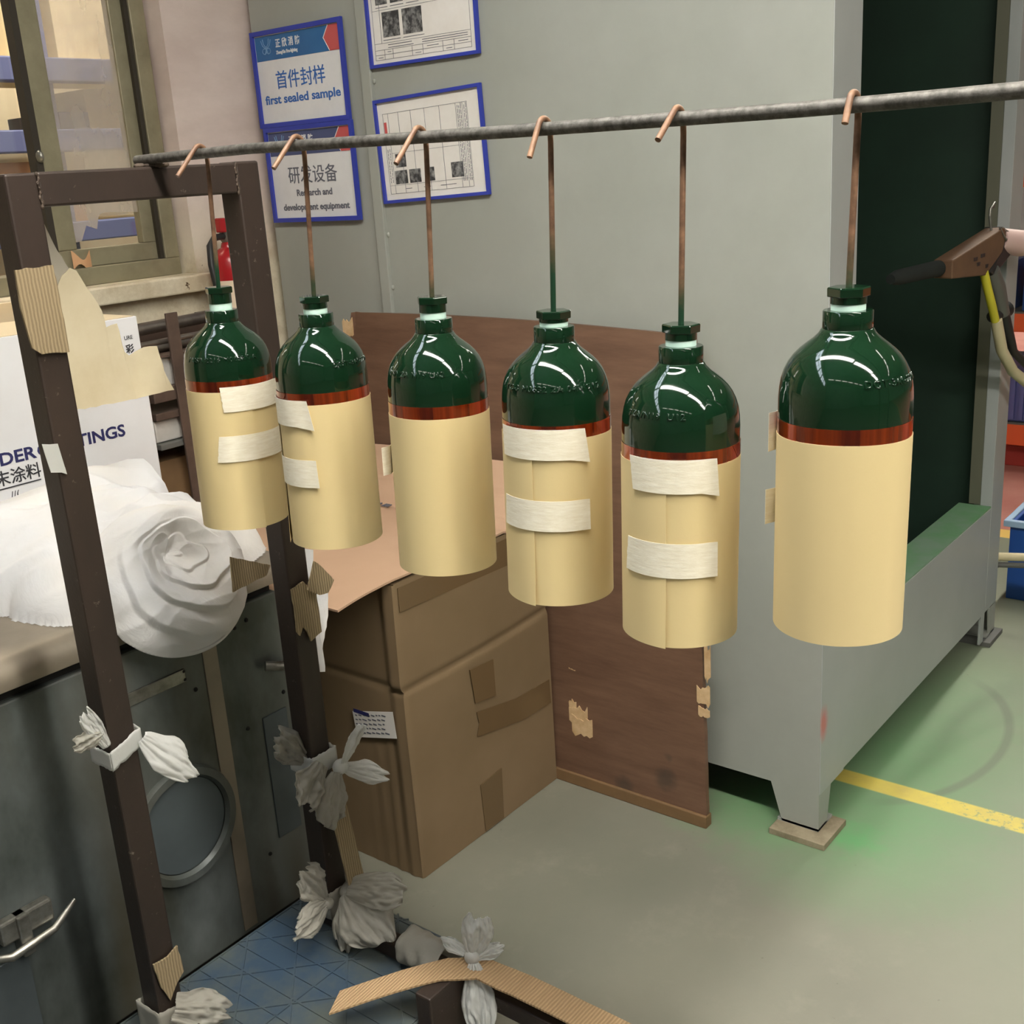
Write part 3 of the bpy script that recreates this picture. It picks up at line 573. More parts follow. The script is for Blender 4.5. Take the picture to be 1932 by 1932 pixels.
def cylinder(k):
    ax, ay = AX[k]; zb = ZB[k]; zp = BAND[k]
    t = thing('gas_cylinder', LABELS[k], 'gas cylinder', (ax, ay, zb), 'green cylinders wrapped in manila paper on the bar')
    c = (ax, ay, zb)
    d0 = Vector((-ax, -ay, 0)).normalized(); rr = Vector((-d0.y, d0.x, 0))
    if rr.dot(RT) < 0: rr = -rr
    def at(az, r, z):
        a = math.radians(az); return Vector((ax, ay, zb + z)) + (d0 * math.cos(a) + rr * math.sin(a)) * r
    prof = [(0.002, 0.004), (0.049, 0.004), (0.0535, 0.007), (0.0552, 0.012), (0.0552, 0.18)] + PROF
    prof += [(0.0204, 0.2640), (0.0206, 0.2650), (0.0206, 0.2782), (0.0200, 0.2790), (0.010, 0.2790)]
    body = MB().lathe(prof, c, 96).build('cylinder_body', 'green', t, smooth=True, angle=50)
    # stamped characters round the shoulder
    s, az0, zs = STAMP[k]
    m = text_mesh(s, 0.0094, depth=0.0010, spacing=1.1, bev=0.00035)
    for v in m.bm.verts:
        z = zs + v.co.y * 0.85; a = math.degrees(v.co.x / 0.054); r = r_at(z) + 0.00005 + v.co.z
        v.co = at(az0 + a, r, z)
    m.build('stamped_characters', 'green', body)
    MB().lathe([(0.05555, zp - 0.004), (0.0559, zp - 0.004), (0.0559, zp + 0.0135), (0.05555, zp + 0.0135)], c, 96).build('amber_tape_band', 'amber', t, smooth=True)
    if k in (1, 3, 4):      # loose slanted end of the amber tape
        a0 = {1: -52, 3: 42, 4: 58}[k]; sg = -1 if k == 1 else 1
        m = MB(); m.grid(lambda i, j: at(a0 + sg * i * 40 + (1 - j) * 14 * sg * (1 - i), 0.0562, zp - 0.003 + 0.0162 * j), 12, 3, 0.0002)
        m.build('amber_tape_end', 'amber', t, smooth=True)
    # manila wrap with an overlapping seam
    s0 = SEAM[k]
    def wrap(i, j):
        a = s0 - 20 + i * 380; ov = max(0.0, (i - 340 / 380) / (40 / 380))
        r = 0.0562 + 0.0004 * i + (0.0010 * ov) + (0.0022 * ov ** 3 * (max(0.0, 0.38 - j) / 0.38) ** 1.3)
        return at(a, r, -0.001 + j * (zp + 0.001) + (0.001 * noise.noise(Vector((i * 4, k, j)))))
    wr = MB().grid(wrap, 110, 10, 0.0004).build('paper_wrap', 'manila', t, smooth=True)
    for n, (a0, a1, za, zc, sa, sb) in enumerate(TAPES[k]):
        NU, NV = 30, 10
        def tp(i, j, a0=a0, a1=a1, za=za, zc=zc, sa=sa, sb=sb, n=n):
            jag = (noise.noise(Vector((j * 9, k * 3 + n, 0))) * 1.6)
            lo = a0 + sa * (1 - j) * (1 if n == 0 else -1) + jag; hi = a1 + sb * (1 - j) * (1 if n == 0 else 0.3)
            a = lo + (hi - lo) * i
            lift = 0.0
            if i > 0.88: lift = 0.002 * ((i - 0.88) / 0.12) ** 2 * (1 if k != 2 else 3)
            if k in (2, 5) and i > 0.9: lift += 0.005 * (i - 0.9) / 0.1 * (1 if n else 0.6)
            if k == 0 and i > 0.9: lift += 0.002
            dz = -0.004 * max(0, i - .8) * 5 * (1 - j) if (n == 0 and k in (1, 3, 4)) else 0
            return at(a, 0.0582 + lift, za + (zc - za) * j + dz)
        MB().grid(tp, NU, NV, 0.00025).build('masking_tape', 'masking', wr, smooth=True)
    h = HEX[k]; e = h - 0.298
    MB().lathe([(0.0105, 0.278), (0.0142, 0.2791), (0.0142, 0.2842 + e * 0.3), (0.0105, 0.2844 + e * 0.3)], c, 48).build('seal_ring', 'mint', t, smooth=True)
    m = MB(); m.lathe([(0.0148, 0.2844 + e * 0.3), (0.0148, h - 0.0078)], c, 48)
    m.build('plug_collar', 'green', t, smooth=True)
    m = MB(); off = {0: 12, 1: 20, 2: 5, 3: 20, 4: 28, 5: 38}[k]
    def hexr(r, z): return [at(off + 60 * j, r, z) for j in range(6)]
    lv = [hexr(0.0148, h - 0.0085), hexr(0.0176, h - 0.0078), hexr(0.0178, h - 0.0012), hexr(0.0170, h)]
    V = [[m.bm.verts.new(p) for p in L] for L in lv]
    for A, B in zip(V, V[1:]):
        for j in range(6): m.bm.faces.new((A[j], A[(j + 1) % 6], B[(j + 1) % 6], B[j]))
    m.bm.faces.new(V[0][::-1]); m.bm.faces.new(V[-1])
    m.build('hex_plug', 'green', t, bevel=0.0006)
    # hook: wire up from the plug, once over the bar, free end slanting toward the viewer
    # each cylinder hangs a little askew from its hook
    db = (0.0, 0.0068, 0.0034, -0.0005, -0.008, -0.0028)[k]; dt = (0.0046, 0.0103, 0.0096, 0.0066, -0.0009, 0.001)[k]; th = (dt - db) / h
    base = Vector((ax, ay, zb)) + rr * db; rot = Matrix.Rotation(th, 3, Vector((0, 0, 1)).cross(rr))
    t.location = base + Vector((0, 0, FZ)); t.rotation_euler = rot.to_euler()
    top = base + rot @ Vector((0, 0, h - 0.001)); vr = (1.1863, 1.0109, 0.825, 0.6658, 0.5221, 0.3649)[k]
    zr = ROD[k]; tu, tz = ((0.8682, 0.0144), (0.8675, 0.0151), (0.8677, 0.0106), (0.8804, 0.0077), (0.8715, 0.0143), (0.889, 0.0162))[k]
    R = 0.0093; cx = 0.9057; ay = vr; b2 = Vector((cx + R, vr, zr - 0.012)); pts = [tuple(top), tuple(top.lerp(b2, 0.3)), tuple(top.lerp(b2, 0.8)), tuple(b2)]
    for a in range(0, 145, 16): pts.append((cx + R * math.cos(math.radians(a)), ay, zr + R * math.sin(math.radians(a))))
    e1 = Vector(pts[-1]); e2 = Vector((tu, ay, tz)); dd = (e2 - e1).normalized()
    pts += [tuple(e1 + (e2 - e1) * f) for f in (0.3, 0.65, 1.0)]
    o = MB().tube(pts, 0.00275, 12).build('wire_hook', 'hook', base=(cx, ay, zr), smooth=True)
    tag(o, HLAB[k], 'hook', 'wire hooks on the hanging bar')
for k in range(6): cylinder(k)

# ---------------------------------------------------------------- signs and framed papers on the booth side
UX = 1.9235
def S(v, z, d=0.0): return (UX - d, v, z)
def flat(name, mat, parent, v0, v1, z0, z1, d0, d1):
    return MB().box(UX - d1, UX - d0, min(v0, v1), max(v0, v1), z0, z1).build(name, mat, parent)
R_, U_ = (0, -1, 0), (0, 0, 1)
def frame(t, v0, v1, z0, z1, w=0.010, d=0.008):
    m = MB()
    m.box(UX - d, UX, v0, v1, z0, z0 + w); m.box(UX - d, UX, v0, v1, z1 - w, z1); m.box(UX - d, UX, v0, v0 + w, z0 + w, z1 - w); m.box(UX - d, UX, v1 - w, v1, z0 + w, z1 - w)
    return m.build('frame', 'frame_blue', t)
def emblem(t, v, z, s):
    m = MB()
    def curve(pts, r=0.0009): m.tube([(UX - 0.0030, v - x * s, z + y * s) for x, y in pts], r, 6)
    for sg in (-1, 1):
        curve([(sg * x, y) for x, y in ((1.0, 1.0), (0.75, 0.35), (0.35, 0.05), (0.0, -0.05))])
        curve([(sg * x, y) for x, y in ((0.62, 1.15), (0.5, 0.55), (0.2, 0.2), (0, 0.1))])
        curve([(sg * (0.42 + 0.42 * math.cos(a / 10 * 6.283)), -0.42 + 0.36 * math.sin(a / 10 * 6.283)) for a in range(11)])
        curve([(sg * x, y) for x, y in ((0.0, -0.1), (0.35, -0.85))])
    m.build('emblem', 'emblem', t)
def company_sign(label, v0, v1, z0, z1, band, txt_mat, cn, lines, name_rows=True):
    t = thing('wall_sign', label, 'sign', (UX, (v0 + v1) / 2, z0))
    frame(t, v0, v1, z0, z1)
    flat('sign_board', 'sign_white', t, v0 + .009, v1 - .009, z0 + .009, z1 - .009, 0.0, 0.002)
    zt = z1 - 0.012; zbnd = z1 - 0.066
    flat('header_band', band, t, v0 + .012, v1 - .012, zbnd, zt, 0.002, 0.0026)
    va = v0 + .012
    m = MB(); m.prism([(UX - .0027, va, zbnd), (UX - .0027, va + .034, zbnd), (UX - .0027, va + .052, (zbnd + zt) / 2 + .002), (UX - .0027, va + .034, zt), (UX - .0027, va, zt)], (-0.0005, 0, 0)); m.build('red_arrow', 'sign_red', t)
    m = MB(); q = [(va + .034, zbnd), (va + .052, (zbnd + zt) / 2 + .002), (va + .034, zt)]
    for (a, b), (c, d) in zip(q, q[1:]): m.tube([(UX - .0031, a, b), (UX - .0031, c, d)], 0.0011, 6)
    m.build('arrow_outline', 'sign_white', t)
    emblem(t, v1 - .050, zbnd + .028, .017)
    lettering('正 欣 消 防', 0.0205, (UX - .0028, v1 - .083, zbnd + .027), R_, U_, 'sign_white', t, bold=0.0004, sx=0.86)
    lettering('ZhengXin Fire-fighting', 0.0105, (UX - .0028, v1 - .083, zbnd + .011), R_, U_, 'sign_white', t, bold=0.0003, sx=0.78)
    lettering(cn, 0.043, (UX - .0024, (v0 + v1) / 2, zbnd - 0.062), R_, U_, txt_mat, t, bold=0.0002, align='CENTER', sx=1.0)
    for s, size, z, sx in lines:
        lettering(s, size, (UX - .0024, (v0 + v1) / 2, z), R_, U_, txt_mat, t, bold=0.0006, align='CENTER', sx=sx)
company_sign('blue framed sign with large blue Chinese characters above first sealed sample', 1.953, 2.263, 0.127, 0.343, 'band_blue', 'blueink', '首件封样', [('first sealed sample', 0.0275, 0.180, 1.27)])
company_sign('blue framed sign in dark grey print reading Research and development equipment', 1.950, 2.255, -0.095, 0.1265, 'band_navy', 'greyink', '研发设备', [('Research and', 0.021, -0.034, 1.1), ('development equipment', 0.021, -0.067, 1.12)])

def paper_frame(label, v0, v1, z0, z1, kind, tilt=0.0):
    t = thing('framed_document', label, 'document', (UX, v1, z0))
    frame(t, v0, v1, z0, z1, 0.007)
    flat('printed_sheet', 'paper', t, v0 + .006, v1 - .006, z0 + .006, z1 - .006, 0.0, 0.002)
    w = v1 - v0; h = z1 - z0
    def X(x): return v1 - x * w
    def Z(y): return z0 + y * h
    m = MB()
    def ln(x0, y0, x1, y1, th=0.0006):
        m.box(UX - .0026, UX - .0021, min(X(x0), X(x1)) - th / 2, max(X(x0), X(x1)) + th / 2, min(Z(y0), Z(y1)) - th / 2, max(Z(y0), Z(y1)) + th / 2)
    def photo(x0, y0, x1, y1): flat('printed_photo', 'photo', t, X(x0), X(x1), Z(y0), Z(y1), 0.002, 0.0024)
    def rows(x0, x1, y, n, seed):
        rnd = random.Random(seed); x = x0
        while x < x1:
            l = rnd.uniform(0.008, 0.03); ln(x, y, min(x + l, x1), y, 0.0012); x += l + 0.006
    if kind == 'form':
        for y in (0.07, 0.115, 0.16, 0.22): ln(0.05, y, 0.93, y)
        ln(0.05, 0.40 + .12, 0.93, 0.52); ln(0.05, 0.07, 0.05, 0.97); ln(0.93, 0.07, 0.93, 0.97); ln(0.05, 0.97, 0.93, 0.97); ln(0.12, 0.22, 0.12, 0.97)
        for x in (0.14, 0.22, 0.40, 0.5, 0.68, 0.78): ln(x, 0.07, x, 0.16)
        for i, (a, b, y) in enumerate(((0.18, 0.4, 0.20), (0.5, 0.9, 0.20), (0.18, 0.42, 0.175), (0.5, 0.9, 0.18), (0.08, 0.12, 0.09), (0.17, 0.2, 0.137), (0.43, 0.48, 0.09), (0.54, 0.64, 0.137), (0.71, 0.76, 0.09), (0.82, 0.9, 0.137), (0.14, 0.30, 0.245), (0.33, 0.52, 0.245))): rows(a, b, y, 0, i)
        for x0, x1 in ((0.09, 0.20), (0.23, 0.35), (0.38, 0.49)): photo(x0, 0.57, x1, 0.83); rows(x0, x1, 0.545, 0, x0)
        photo(0.14, 0.27, 0.30, 0.50); photo(0.33, 0.27, 0.51, 0.50)
    else:
        ln(0.07, 0.86, 0.86, 0.86); ln(0.07, 0.09, 0.86, 0.09); ln(0.07, 0.17, 0.86, 0.17)
        for x in (0.07, 0.12, 0.22, 0.34, 0.47, 0.61, 0.76, 0.82, 0.86): ln(x, 0.09, x, 0.86)
        ln(0.12, 0.48, 0.76, 0.48)
        for i, x in enumerate((0.775, 0.79, 0.805, 0.835, 0.85)):
            rnd = random.Random(i); y = 0.15
            while y < 0.84:
                l = rnd.uniform(0.01, 0.05); ln(x, y, x, y + l, 0.0012); y += l + 0.012
        for x in (0.085, 0.105):
            y = 0.2; rnd = random.Random(int(x * 1000))
            while y < 0.5: l = rnd.uniform(0.01, 0.03); ln(x, y, x, y + l, 0.0012); y += l + 0.012
        rows(0.22, 0.28, 0.13, 0, 2); rows(0.4, 0.46, 0.13, 0, 3); rows(0.56, 0.7, 0.13, 0, 4)
        photo(0.15, 0.34, 0.25, 0.47); photo(0.13, 0.18, 0.25, 0.31); photo(0.27, 0.18, 0.38, 0.31); photo(0.42, 0.18, 0.51, 0.31); photo(0.67, 0.19, 0.78, 0.33)
        MB().box(UX - .0025, UX - .0022, X(0.10), X(0.075), Z(0.62), Z(0.78)).build('red_stamp', 'sign_red', t)
    m.build('printed_lines', 'greyink', t)
    t.rotation_euler = (tilt, 0, 0)
paper_frame('framed white form with grey photos, cut off by the top of the picture', 1.563, 1.874, 0.2255, 0.445, 'form')
paper_frame('framed white chart with small photos hanging behind the bar, below the other framed form', 1.560, 1.870, -0.062, 0.160, 'chart', math.radians(-1.9))

# ---------------------------------------------------------------- grey machine cabinet with hood
def machine():
    t = thing('machine_cabinet', 'stained grey green metal machine cabinet with a round port behind the rack', 'machine', (0.7, 1.55, -FZ))
    x0, x1 = 0.05, 1.220
    MB().box(x0, x1, 1.55, 2.24, -1.33, -0.704, 0.004).build('cabinet_body', 'machine', t)
    MB().box(x0 + 0.01, x1 - 0.01, 1.57, 2.23, -1.35, -1.33).build('plinth', 'dark', t)
    MB().box(x0 + 0.006, x1 - 0.006, 1.562, 2.24, -0.704, -0.682).build('hood_gap', 'dark', t)
    pr = [(2.25, -0.682), (2.25, -0.635), (1.585, -0.635)]
    for i in range(1, 8):
        a = math.radians(90 + 90 * i / 7); pr.append((1.565 + 0.037 * math.cos(a), -0.668 + 0.033 * math.sin(a)))
    pr += [(1.530, -0.680), (1.534, -0.682)]
    m = MB(); m.prism([(x0 - 0.01, y, z) for y, z in pr], (x1 - x0 + 0.02, 0, 0)); m.build('hood', 'mach_top', t, smooth=True, angle=50)
    # round port
    m = MB(); m.lathe([(0.121, -0.004), (0.147, -0.004), (0.150, 0.004), (0.146, 0.012), (0.128, 0.012), (0.121, 0.004)], seg=72, cap=False)
    for v in m.bm.verts: v.co = Vector((0.957 + v.co.x * 0.70, 1.55 - v.co.z, -1.048 + v.co.y * 0.72))
    m.build('port_ring', 'machine', t, smooth=True)
    m = MB(); m.lathe([(0.002, 0.003), (0.119, 0.003), (0.120, 0.0)], seg=72)
    for v in m.bm.verts: v.co = Vector((0.957 + v.co.x * 0.70, 1.55 - v.co.z, -1.048 + v.co.y * 0.72))
    m.build('port_disc', 'port', t, smooth=True)
    # strips and plates
    MB().box(0.86, 1.005, 1.547, 1.551, -0.795, -0.772, 0.001).build('hinge_plate', 'galv', t)
    MB().box(1.045, 1.075, 1.5478, 1.551, -1.32, -0.72, 0.0008).build('seam_strip', 'mach_top', t)
    MB().box(1.15, 1.205, 1.5470, 1.551, -1.18, -0.93, 0.0008).build('cover_plate', 'port', t)
    MB().box(0.50, 0.655, 1.5472, 1.551, -1.33, -1.105, 0.0008).build('lower_door', 'port', t)
    for x, z in ((1.003, -0.776), (1.003, -0.791), (1.118, -0.74), (1.145, -0.735), (1.022, -0.818), (1.085, -0.745), (1.116, -0.935), (1.125, -1.20), (1.205, -0.90)):
        MB().sphere((x, 1.549, z), (0.004, 0.003, 0.004), 2).build('rivet', 'dark', t, smooth=True)
    l = MB(); l.tube([(0.60, 1.535, -1.080), (0.62, 1.520, -1.082), (0.69, 1.52, -1.076), (0.735, 1.53, -1.055)], [0.006, 0.007, 0.006, 0.004], 10)
    lt = l.build('latch_lever', 'galv', t, smooth=True)
    MB().box(0.615, 0.70, 1.530, 1.55, -1.068, -1.030, 0.004).build('latch_plate', 'galv', t)
    MB().box(0.64, 0.66, 1.525, 1.55, -1.10, -1.03, 0.003).build('latch_hook', 'galv', t)
    m = MB(); m.tube([(1.165, 1.54, -0.830), (1.19, 1.525, -0.836), (1.215, 1.54, -0.842)], 0.009, 12); m.build('pull_handle', 'galv', t, smooth=True)
machine()

def carton():
    t = thing('white_carton', 'white carton with navy POWDER COATINGS print standing on the machine under the window', 'carton', (1.1, 2.05, -0.635))
    MB().box(0.78, 1.352, 2.05, 2.262, -0.635, -0.242, 0.002).build('carton_body', 'white_card', t)
    m = MB(); m.grid(lambda i, j: (0.80 + 0.54 * i, 2.255 - 0.02 * j, -0.240 + 0.035 * j + 0.008 * math.sin(3 * i) * j), 10, 4, 0.003); m.build('carton_flap', 'carton_in', t)
    m = MB(); m.grid(lambda i, j: (1.02 + 0.325 * i, 2.052 + 0.17 * j, -0.2405 + 0.012 * j * (1 - i)), 8, 4, 0.003); m.build('carton_flap', 'carton_in', t)
    R, U = (1, 0, 0), (0, 0, 1)
    lettering('POWDER', 0.0335, (1.084, 2.0494, -0.4765), R, U, 'navy', t, bold=0.0008, align='RIGHT', sx=1.19)
    lettering('COATINGS', 0.0335, (1.283, 2.0494, -0.4765), R, U, 'navy', t, bold=0.0008, align='RIGHT', sx=1.16)
    lettering('粉末涂料', 0.0315, (1.089, 2.0494, -0.5125), R, U, 'ink', t, bold=0.0003, align='RIGHT')
    lettering('URE', 0.0112, (1.335, 2.0494, -0.286), R, U, 'ink', t, align='RIGHT')
    lettering('彩', 0.019, (1.334, 2.0494, -0.312), R, U, 'ink', t, bold=0.0004, align='RIGHT')
    MB().box(0.86, 1.085, 2.0485, 2.0505, -0.5215, -0.5195).build('printed_rule', 'ink', t)
    lettering('//(', 0.02, (1.02, 2.0494, -0.543), R, U, 'ink', t)
carton()

def cloth():
    t = thing('cloth_bundle', 'heap of white cotton cloth on the machine, one end rolled over its front edge', 'cloth', (1.0, 1.75, -0.635))
    N = noise.noise
    B = [(0.70, 1.96, .30, .13, .165), (0.80, 1.88, .25, .10, .10), (1.12, 1.95, .26, .12, .13), (1.02, 1.80, .26, .16, .115), (1.12, 1.68, .13, .16, .085), (0.93, 1.66, .13, .13, .075)]
    def hgt(u, v):
        s = 0.0
        for x, y, a, b, h in B:
            r = ((u - x) / a) ** 2 + ((v - y) / b) ** 2
            if r < 1: s += (h * (1 - r) ** 0.55) ** 4
        return s ** 0.25
    def heap(i, j):
        u = 0.40 + 0.84 * i; v = 1.535 + 0.512 * j
        h = hgt(u + 0.02 * N(Vector((u * 9, v * 9, 1))), v + 0.02 * N(Vector((u * 9, v * 9, 5))))
        k = min(1.0, h / 0.05)
        wx = 0.35 * N(Vector((u * 3, v * 4, 2))); wy = 0.35 * N(Vector((u * 3, v * 4, 9)))
        q = Vector((u * 3.2 + wx + v * 1.5, v * 12 + wy * 3 - u * 3.0, 0.3)); f1 = 1 - 2.2 * abs(N(q))
        q2 = Vector((u * 9 + wx * 2, v * 20 + u * 8, 4.0)); f2 = 1 - 2.2 * abs(N(q2))
        return (u, v, -0.6345 + max(0.0, h + k * (0.020 * f1 + 0.008 * f2 - 0.010)))
    m = MB(); m.grid(heap, 210, 130)
    bad = [f for f in m.bm.faces if all(v.co.z < -0.6335 for v in f.verts)]
    bmesh.ops.delete(m.bm, geom=bad, context='FACES')
    m.build('cloth_heap', 'cloth', t, smooth=True, angle=180)
    # roll hanging over the front edge: overlapping layers wound round a wrinkled hollow
    m = MB(); C = Vector((1.003, 1.515, -0.595)); e1 = Vector((1, 0, 0)); e2 = Vector((0, 0.50, 0.866)); n = Vector((0, -0.866, 0.50))
    def surf(i, j):
        r = i; a = 6.28318 * j; ca, sa = math.cos(a), math.sin(a)
        low = 0.5 - 0.5 * math.sin(a - 0.35)                       # 1 below, 0 at the top
        wv = 0.16 * N(Vector((ca * 1.3, sa * 1.3, 2.0))) + 0.03 * N(Vector((ca * 2, sa * 2, r * 2)))
        x = r * 4.2 + 0.9 * math.sin(a * 0.5 + 0.6) + wv * 3; fr = x - math.floor(x)
        saw = (fr if fr < 0.86 else (1 - fr) / 0.14 * 0.86)
        dome = -0.075 * max(0, (r - 0.55) / 0.45) ** 2.2 - 0.045 * max(0, (0.50 - r) / 0.5) ** 1.3
        wr = 0.010 * (1 - 2.2 * abs(N(Vector((ca * r * 4 + 3, sa * r * 4, 1.0))))) * max(0, 1 - r * 1.7) + 0.003 * (1 - 2.2 * abs(N(Vector((ca * r * 2.2, sa * r * 5, 5.0)))))
        h = 0.042 + dome + wr + 0.015 * (saw - 0.5) * (0.25 + 0.75 * low) * min(1, r * 2.2) * (1 if r < 0.97 else 0)
        sh = (1 - r)
        R = 0.139 * (1 + 0.03 * N(Vector((ca * 2, sa * 2, 9))))
        return C + e1 * (R * r * ca - 0.012 * sh) + e2 * (0.130 * r * sa + 0.036 * sh) + n * h
    m.grid(surf, 130, 260); 
    def back(i, j):
        a = 6.28318 * j; p = surf(1.0, j); q = C + n * -0.055 + e1 * (0.10 * math.cos(a)) + e2 * (0.09 * math.sin(a))
        return p.lerp(q, i) if i < 0.7 else p.lerp(q, 0.7).lerp(C + n * -0.06, (i - 0.7) / 0.3)
    m.grid(back, 10, 130)
    bmesh.ops.remove_doubles(m.bm, verts=m.bm.verts[:], dist=0.0004)
    m.build('cloth_roll', 'cloth', t, smooth=True, angle=180)
cloth()

# ---------------------------------------------------------------- shelf behind the window, pipe stand, extinguisher
def back_room():
    t = thing('storage_rack', 'blue steel storage rack seen through the window', 'storage rack', (2.0, 3.2, -FZ))
    for z0, z1 in ((0.322, 0.388), (0.128, 0.190), (-0.133, -0.075)):
        MB().box(1.2, 2.75, 3.2, 3.26, z0, z1, 0.004).build('beam', 'shelf_blue', t)
        MB().box(1.2, 2.75, 3.26, 3.9, z1 - 0.02, z1 - 0.005).build('shelf_deck', 'cream', t)
    for x in (1.94, 2.76, 1.15):
        MB().box(x, x + 0.055, 3.262, 3.32, -FZ, 1.2, 0.003).build('upright', 'shelf_blue', t)
    for i, (x0, x1, z0, z1, nm, mt, lb) in enumerate(((1.62, 1.82, 0.185, 0.29, 'storage_box', 'cream', 'pale box behind the left window pane, on the middle blue shelf'), (2.02, 2.12, 0.185, 0.245, 'storage_box', 'shelf_blue', 'small blue box on the middle blue shelf behind the window'), (1.74, 1.90, -0.080, 0.105, 'storage_box', 'box_tan', 'tall tan box on the bottom blue shelf behind the window latch'),
                                                   (1.97, 2.06, -0.080, 0.07, 'storage_box', 'box_tan', 'small tan box beside the blue upright behind the window'), (2.14, 2.3, 0.185, 0.315, 'storage_box', 'cream', 'cream box at right end of the middle blue shelf'), (1.9, 2.0, 0.383, 0.60, 'storage_box', 'cream', 'narrow cream box on the top blue shelf behind the window'), (2.05, 2.24, 0.383, 0.72, 'storage_box', 'cream', 'tall cream box on the top blue shelf behind the window'))):
        o = MB().box(x0, x1, 3.30 if i != 4 else 3.34, 3.6, z0, z1, 0.002).build(nm, mt, base=((x0 + x1) / 2, 3.45, z0)); tag(o, lb, 'box', 'boxes on the blue rack')
    m = MB(); m.grid(lambda i, j: (1.415 + 0.045 * i, 2.356 - 0.006 * math.sin(3 * i), -0.158 + 0.032 * j + 0.012 * math.sin(5 * i + 2 * j)), 8, 5, 0.001)
    o = m.build('torn_paper', 'box_tan', base=(1.44, 2.356, -0.155), smooth=True); tag(o, 'small crumpled tan paper scrap at the bottom of the window', 'paper scrap')
back_room()

def pipe_stand():
    t = thing('pipe_stand', 'brown flat steel stand beside the carton carrying pipes and grey slabs', 'stand', (1.55, 2.1, -FZ))
    for x, y in ((1.422, 2.05), (1.325, 2.290), (1.64, 2.05)):
        MB().box(x, x + 0.029, y - 0.016 if y > 2.2 else y, y + (0.0 if y > 2.2 else 0.006), -FZ if y < 2.2 else -0.40, -0.247 if y < 2.2 else -0.200, 0.001).build('upright', 'angle', t)
    MB().box(1.368, 1.675, 2.06, 2.24, -0.468, -0.452, 0.002).build('cross_angle', 'angle', t)
    MB().box(1.368, 1.675, 2.058, 2.10, -0.43, -0.40, 0.002).build('cross_angle', 'angle', t)
    MB().box(1.36, 1.675, 2.235, 2.262, -0.330, -0.303, 0.002).build('cross_angle', 'angle', t)
    MB().box(1.368, 1.675, 2.06, 2.24, -0.532, -0.519, 0.002).build('cross_angle', 'darkgrey', t)
    MB().box(1.366, 1.677, 2.10, 2.23, -FZ, -0.565, 0.002).build('lower_locker', 'brownbox', t)
    for i, (x0, x1, z0, z1, a, nm) in enumerate(((1.37, 1.60, -0.400, -0.335, 0, 'grey_slab'), (1.37, 1.66, -0.518, -0.470, 0, 'grey_slab'))):  # first slab is added in place of bare wall plaster, lightened against the shade
        o = MB().box(x0, x1, 2.075, 2.14, z0 + (0.0005 if i else 0.0), z1, 0.003).build(nm, 'greyblock', base=(x0, 2.1, z0)); tag(o, ('pale slab standing in for wall plaster between the pipes and the upper angle iron', 'grey steel block lying under the lower angle iron')[i], 'plate')
    for i, (z, r, y) in enumerate(((-0.284, 0.0135, 2.170), (-0.303, 0.006, 2.075), (-0.322, 0.010, 2.11))):
        o = MB().tube([(1.36, y, z - 0.004), (1.675, y, z + 0.002)], r, 20).build('steel_pipe', 'pipe', base=(1.5, y, z), smooth=True)
        tag(o, ('thickest shiny steel pipe lying against the wall behind the first cylinder', 'thin steel rod lying below the thick pipe behind the first cylinder', 'dull steel pipe lowest of three behind the first cylinder')[i], 'pipe', 'pipes on the flat steel stand')
    MB().box(1.365, 1.675, 2.06, 2.23, -0.338, -0.333, 0.001).build('pipe_rest', 'angle', t)
pipe_stand()

def extinguisher():
    cx, cy = 1.735, 2.215
    t = thing('fire_extinguisher', 'red fire extinguisher with black hose on the wall behind the rack post', 'fire extinguisher', (cx, cy, -0.42))
    MB().lathe([(0.035, -0.44), (0.045, -0.435), (0.047, -0.42), (0.047, -0.19), (0.044, -0.165), (0.032, -0.146), (0.018, -0.138), (0.015, -0.128), (0.012, -0.125)], (cx, cy, 0), 40).build('pressure_body', 'red', t, smooth=True)
    MB().lathe([(0.0474, -0.33), (0.0476, -0.33), (0.0476, -0.212), (0.0474, -0.212)], (cx, cy, 0), 40).build('label_band', 'label', t, smooth=True)
    m = MB(); m.lathe([(0.013, -0.126), (0.017, -0.120), (0.017, -0.104), (0.010, -0.100)], (cx, cy, 0), 20); m.build('valve', 'galv', t, smooth=True)
    m = MB(); m.tube([(cx - 0.005, cy - 0.01, -0.105), (cx + 0.03, cy - 0.03, -0.085), (cx + 0.06, cy - 0.045, -0.080)], 0.006, 8); m.build('lever', 'galv', t, smooth=True)
    m = MB(); m.box(cx - 0.030, cx - 0.012, cy - 0.02, cy + 0.0, -0.103, -0.070, 0.003); m.build('handle', 'red', t)
    m = MB(); m.tube([(cx - 0.018, cy - 0.008, -0.112), (cx - 0.05, cy - 0.02, -0.112), (cx - 0.075, cy - 0.03, -0.130), (cx - 0.085, cy - 0.04, -0.17), (cx - 0.082, cy - 0.045, -0.22), (cx - 0.070, cy - 0.05, -0.30), (cx - 0.065, cy - 0.05, -0.40)], 0.008, 12)
    m.build('hose', 'black', t, smooth=True)
    MB().box(cx - 0.06, cx + 0.06, cy + 0.04, 2.299, -0.30, -0.285).build('wall_bracket', 'black', t)
extinguisher()

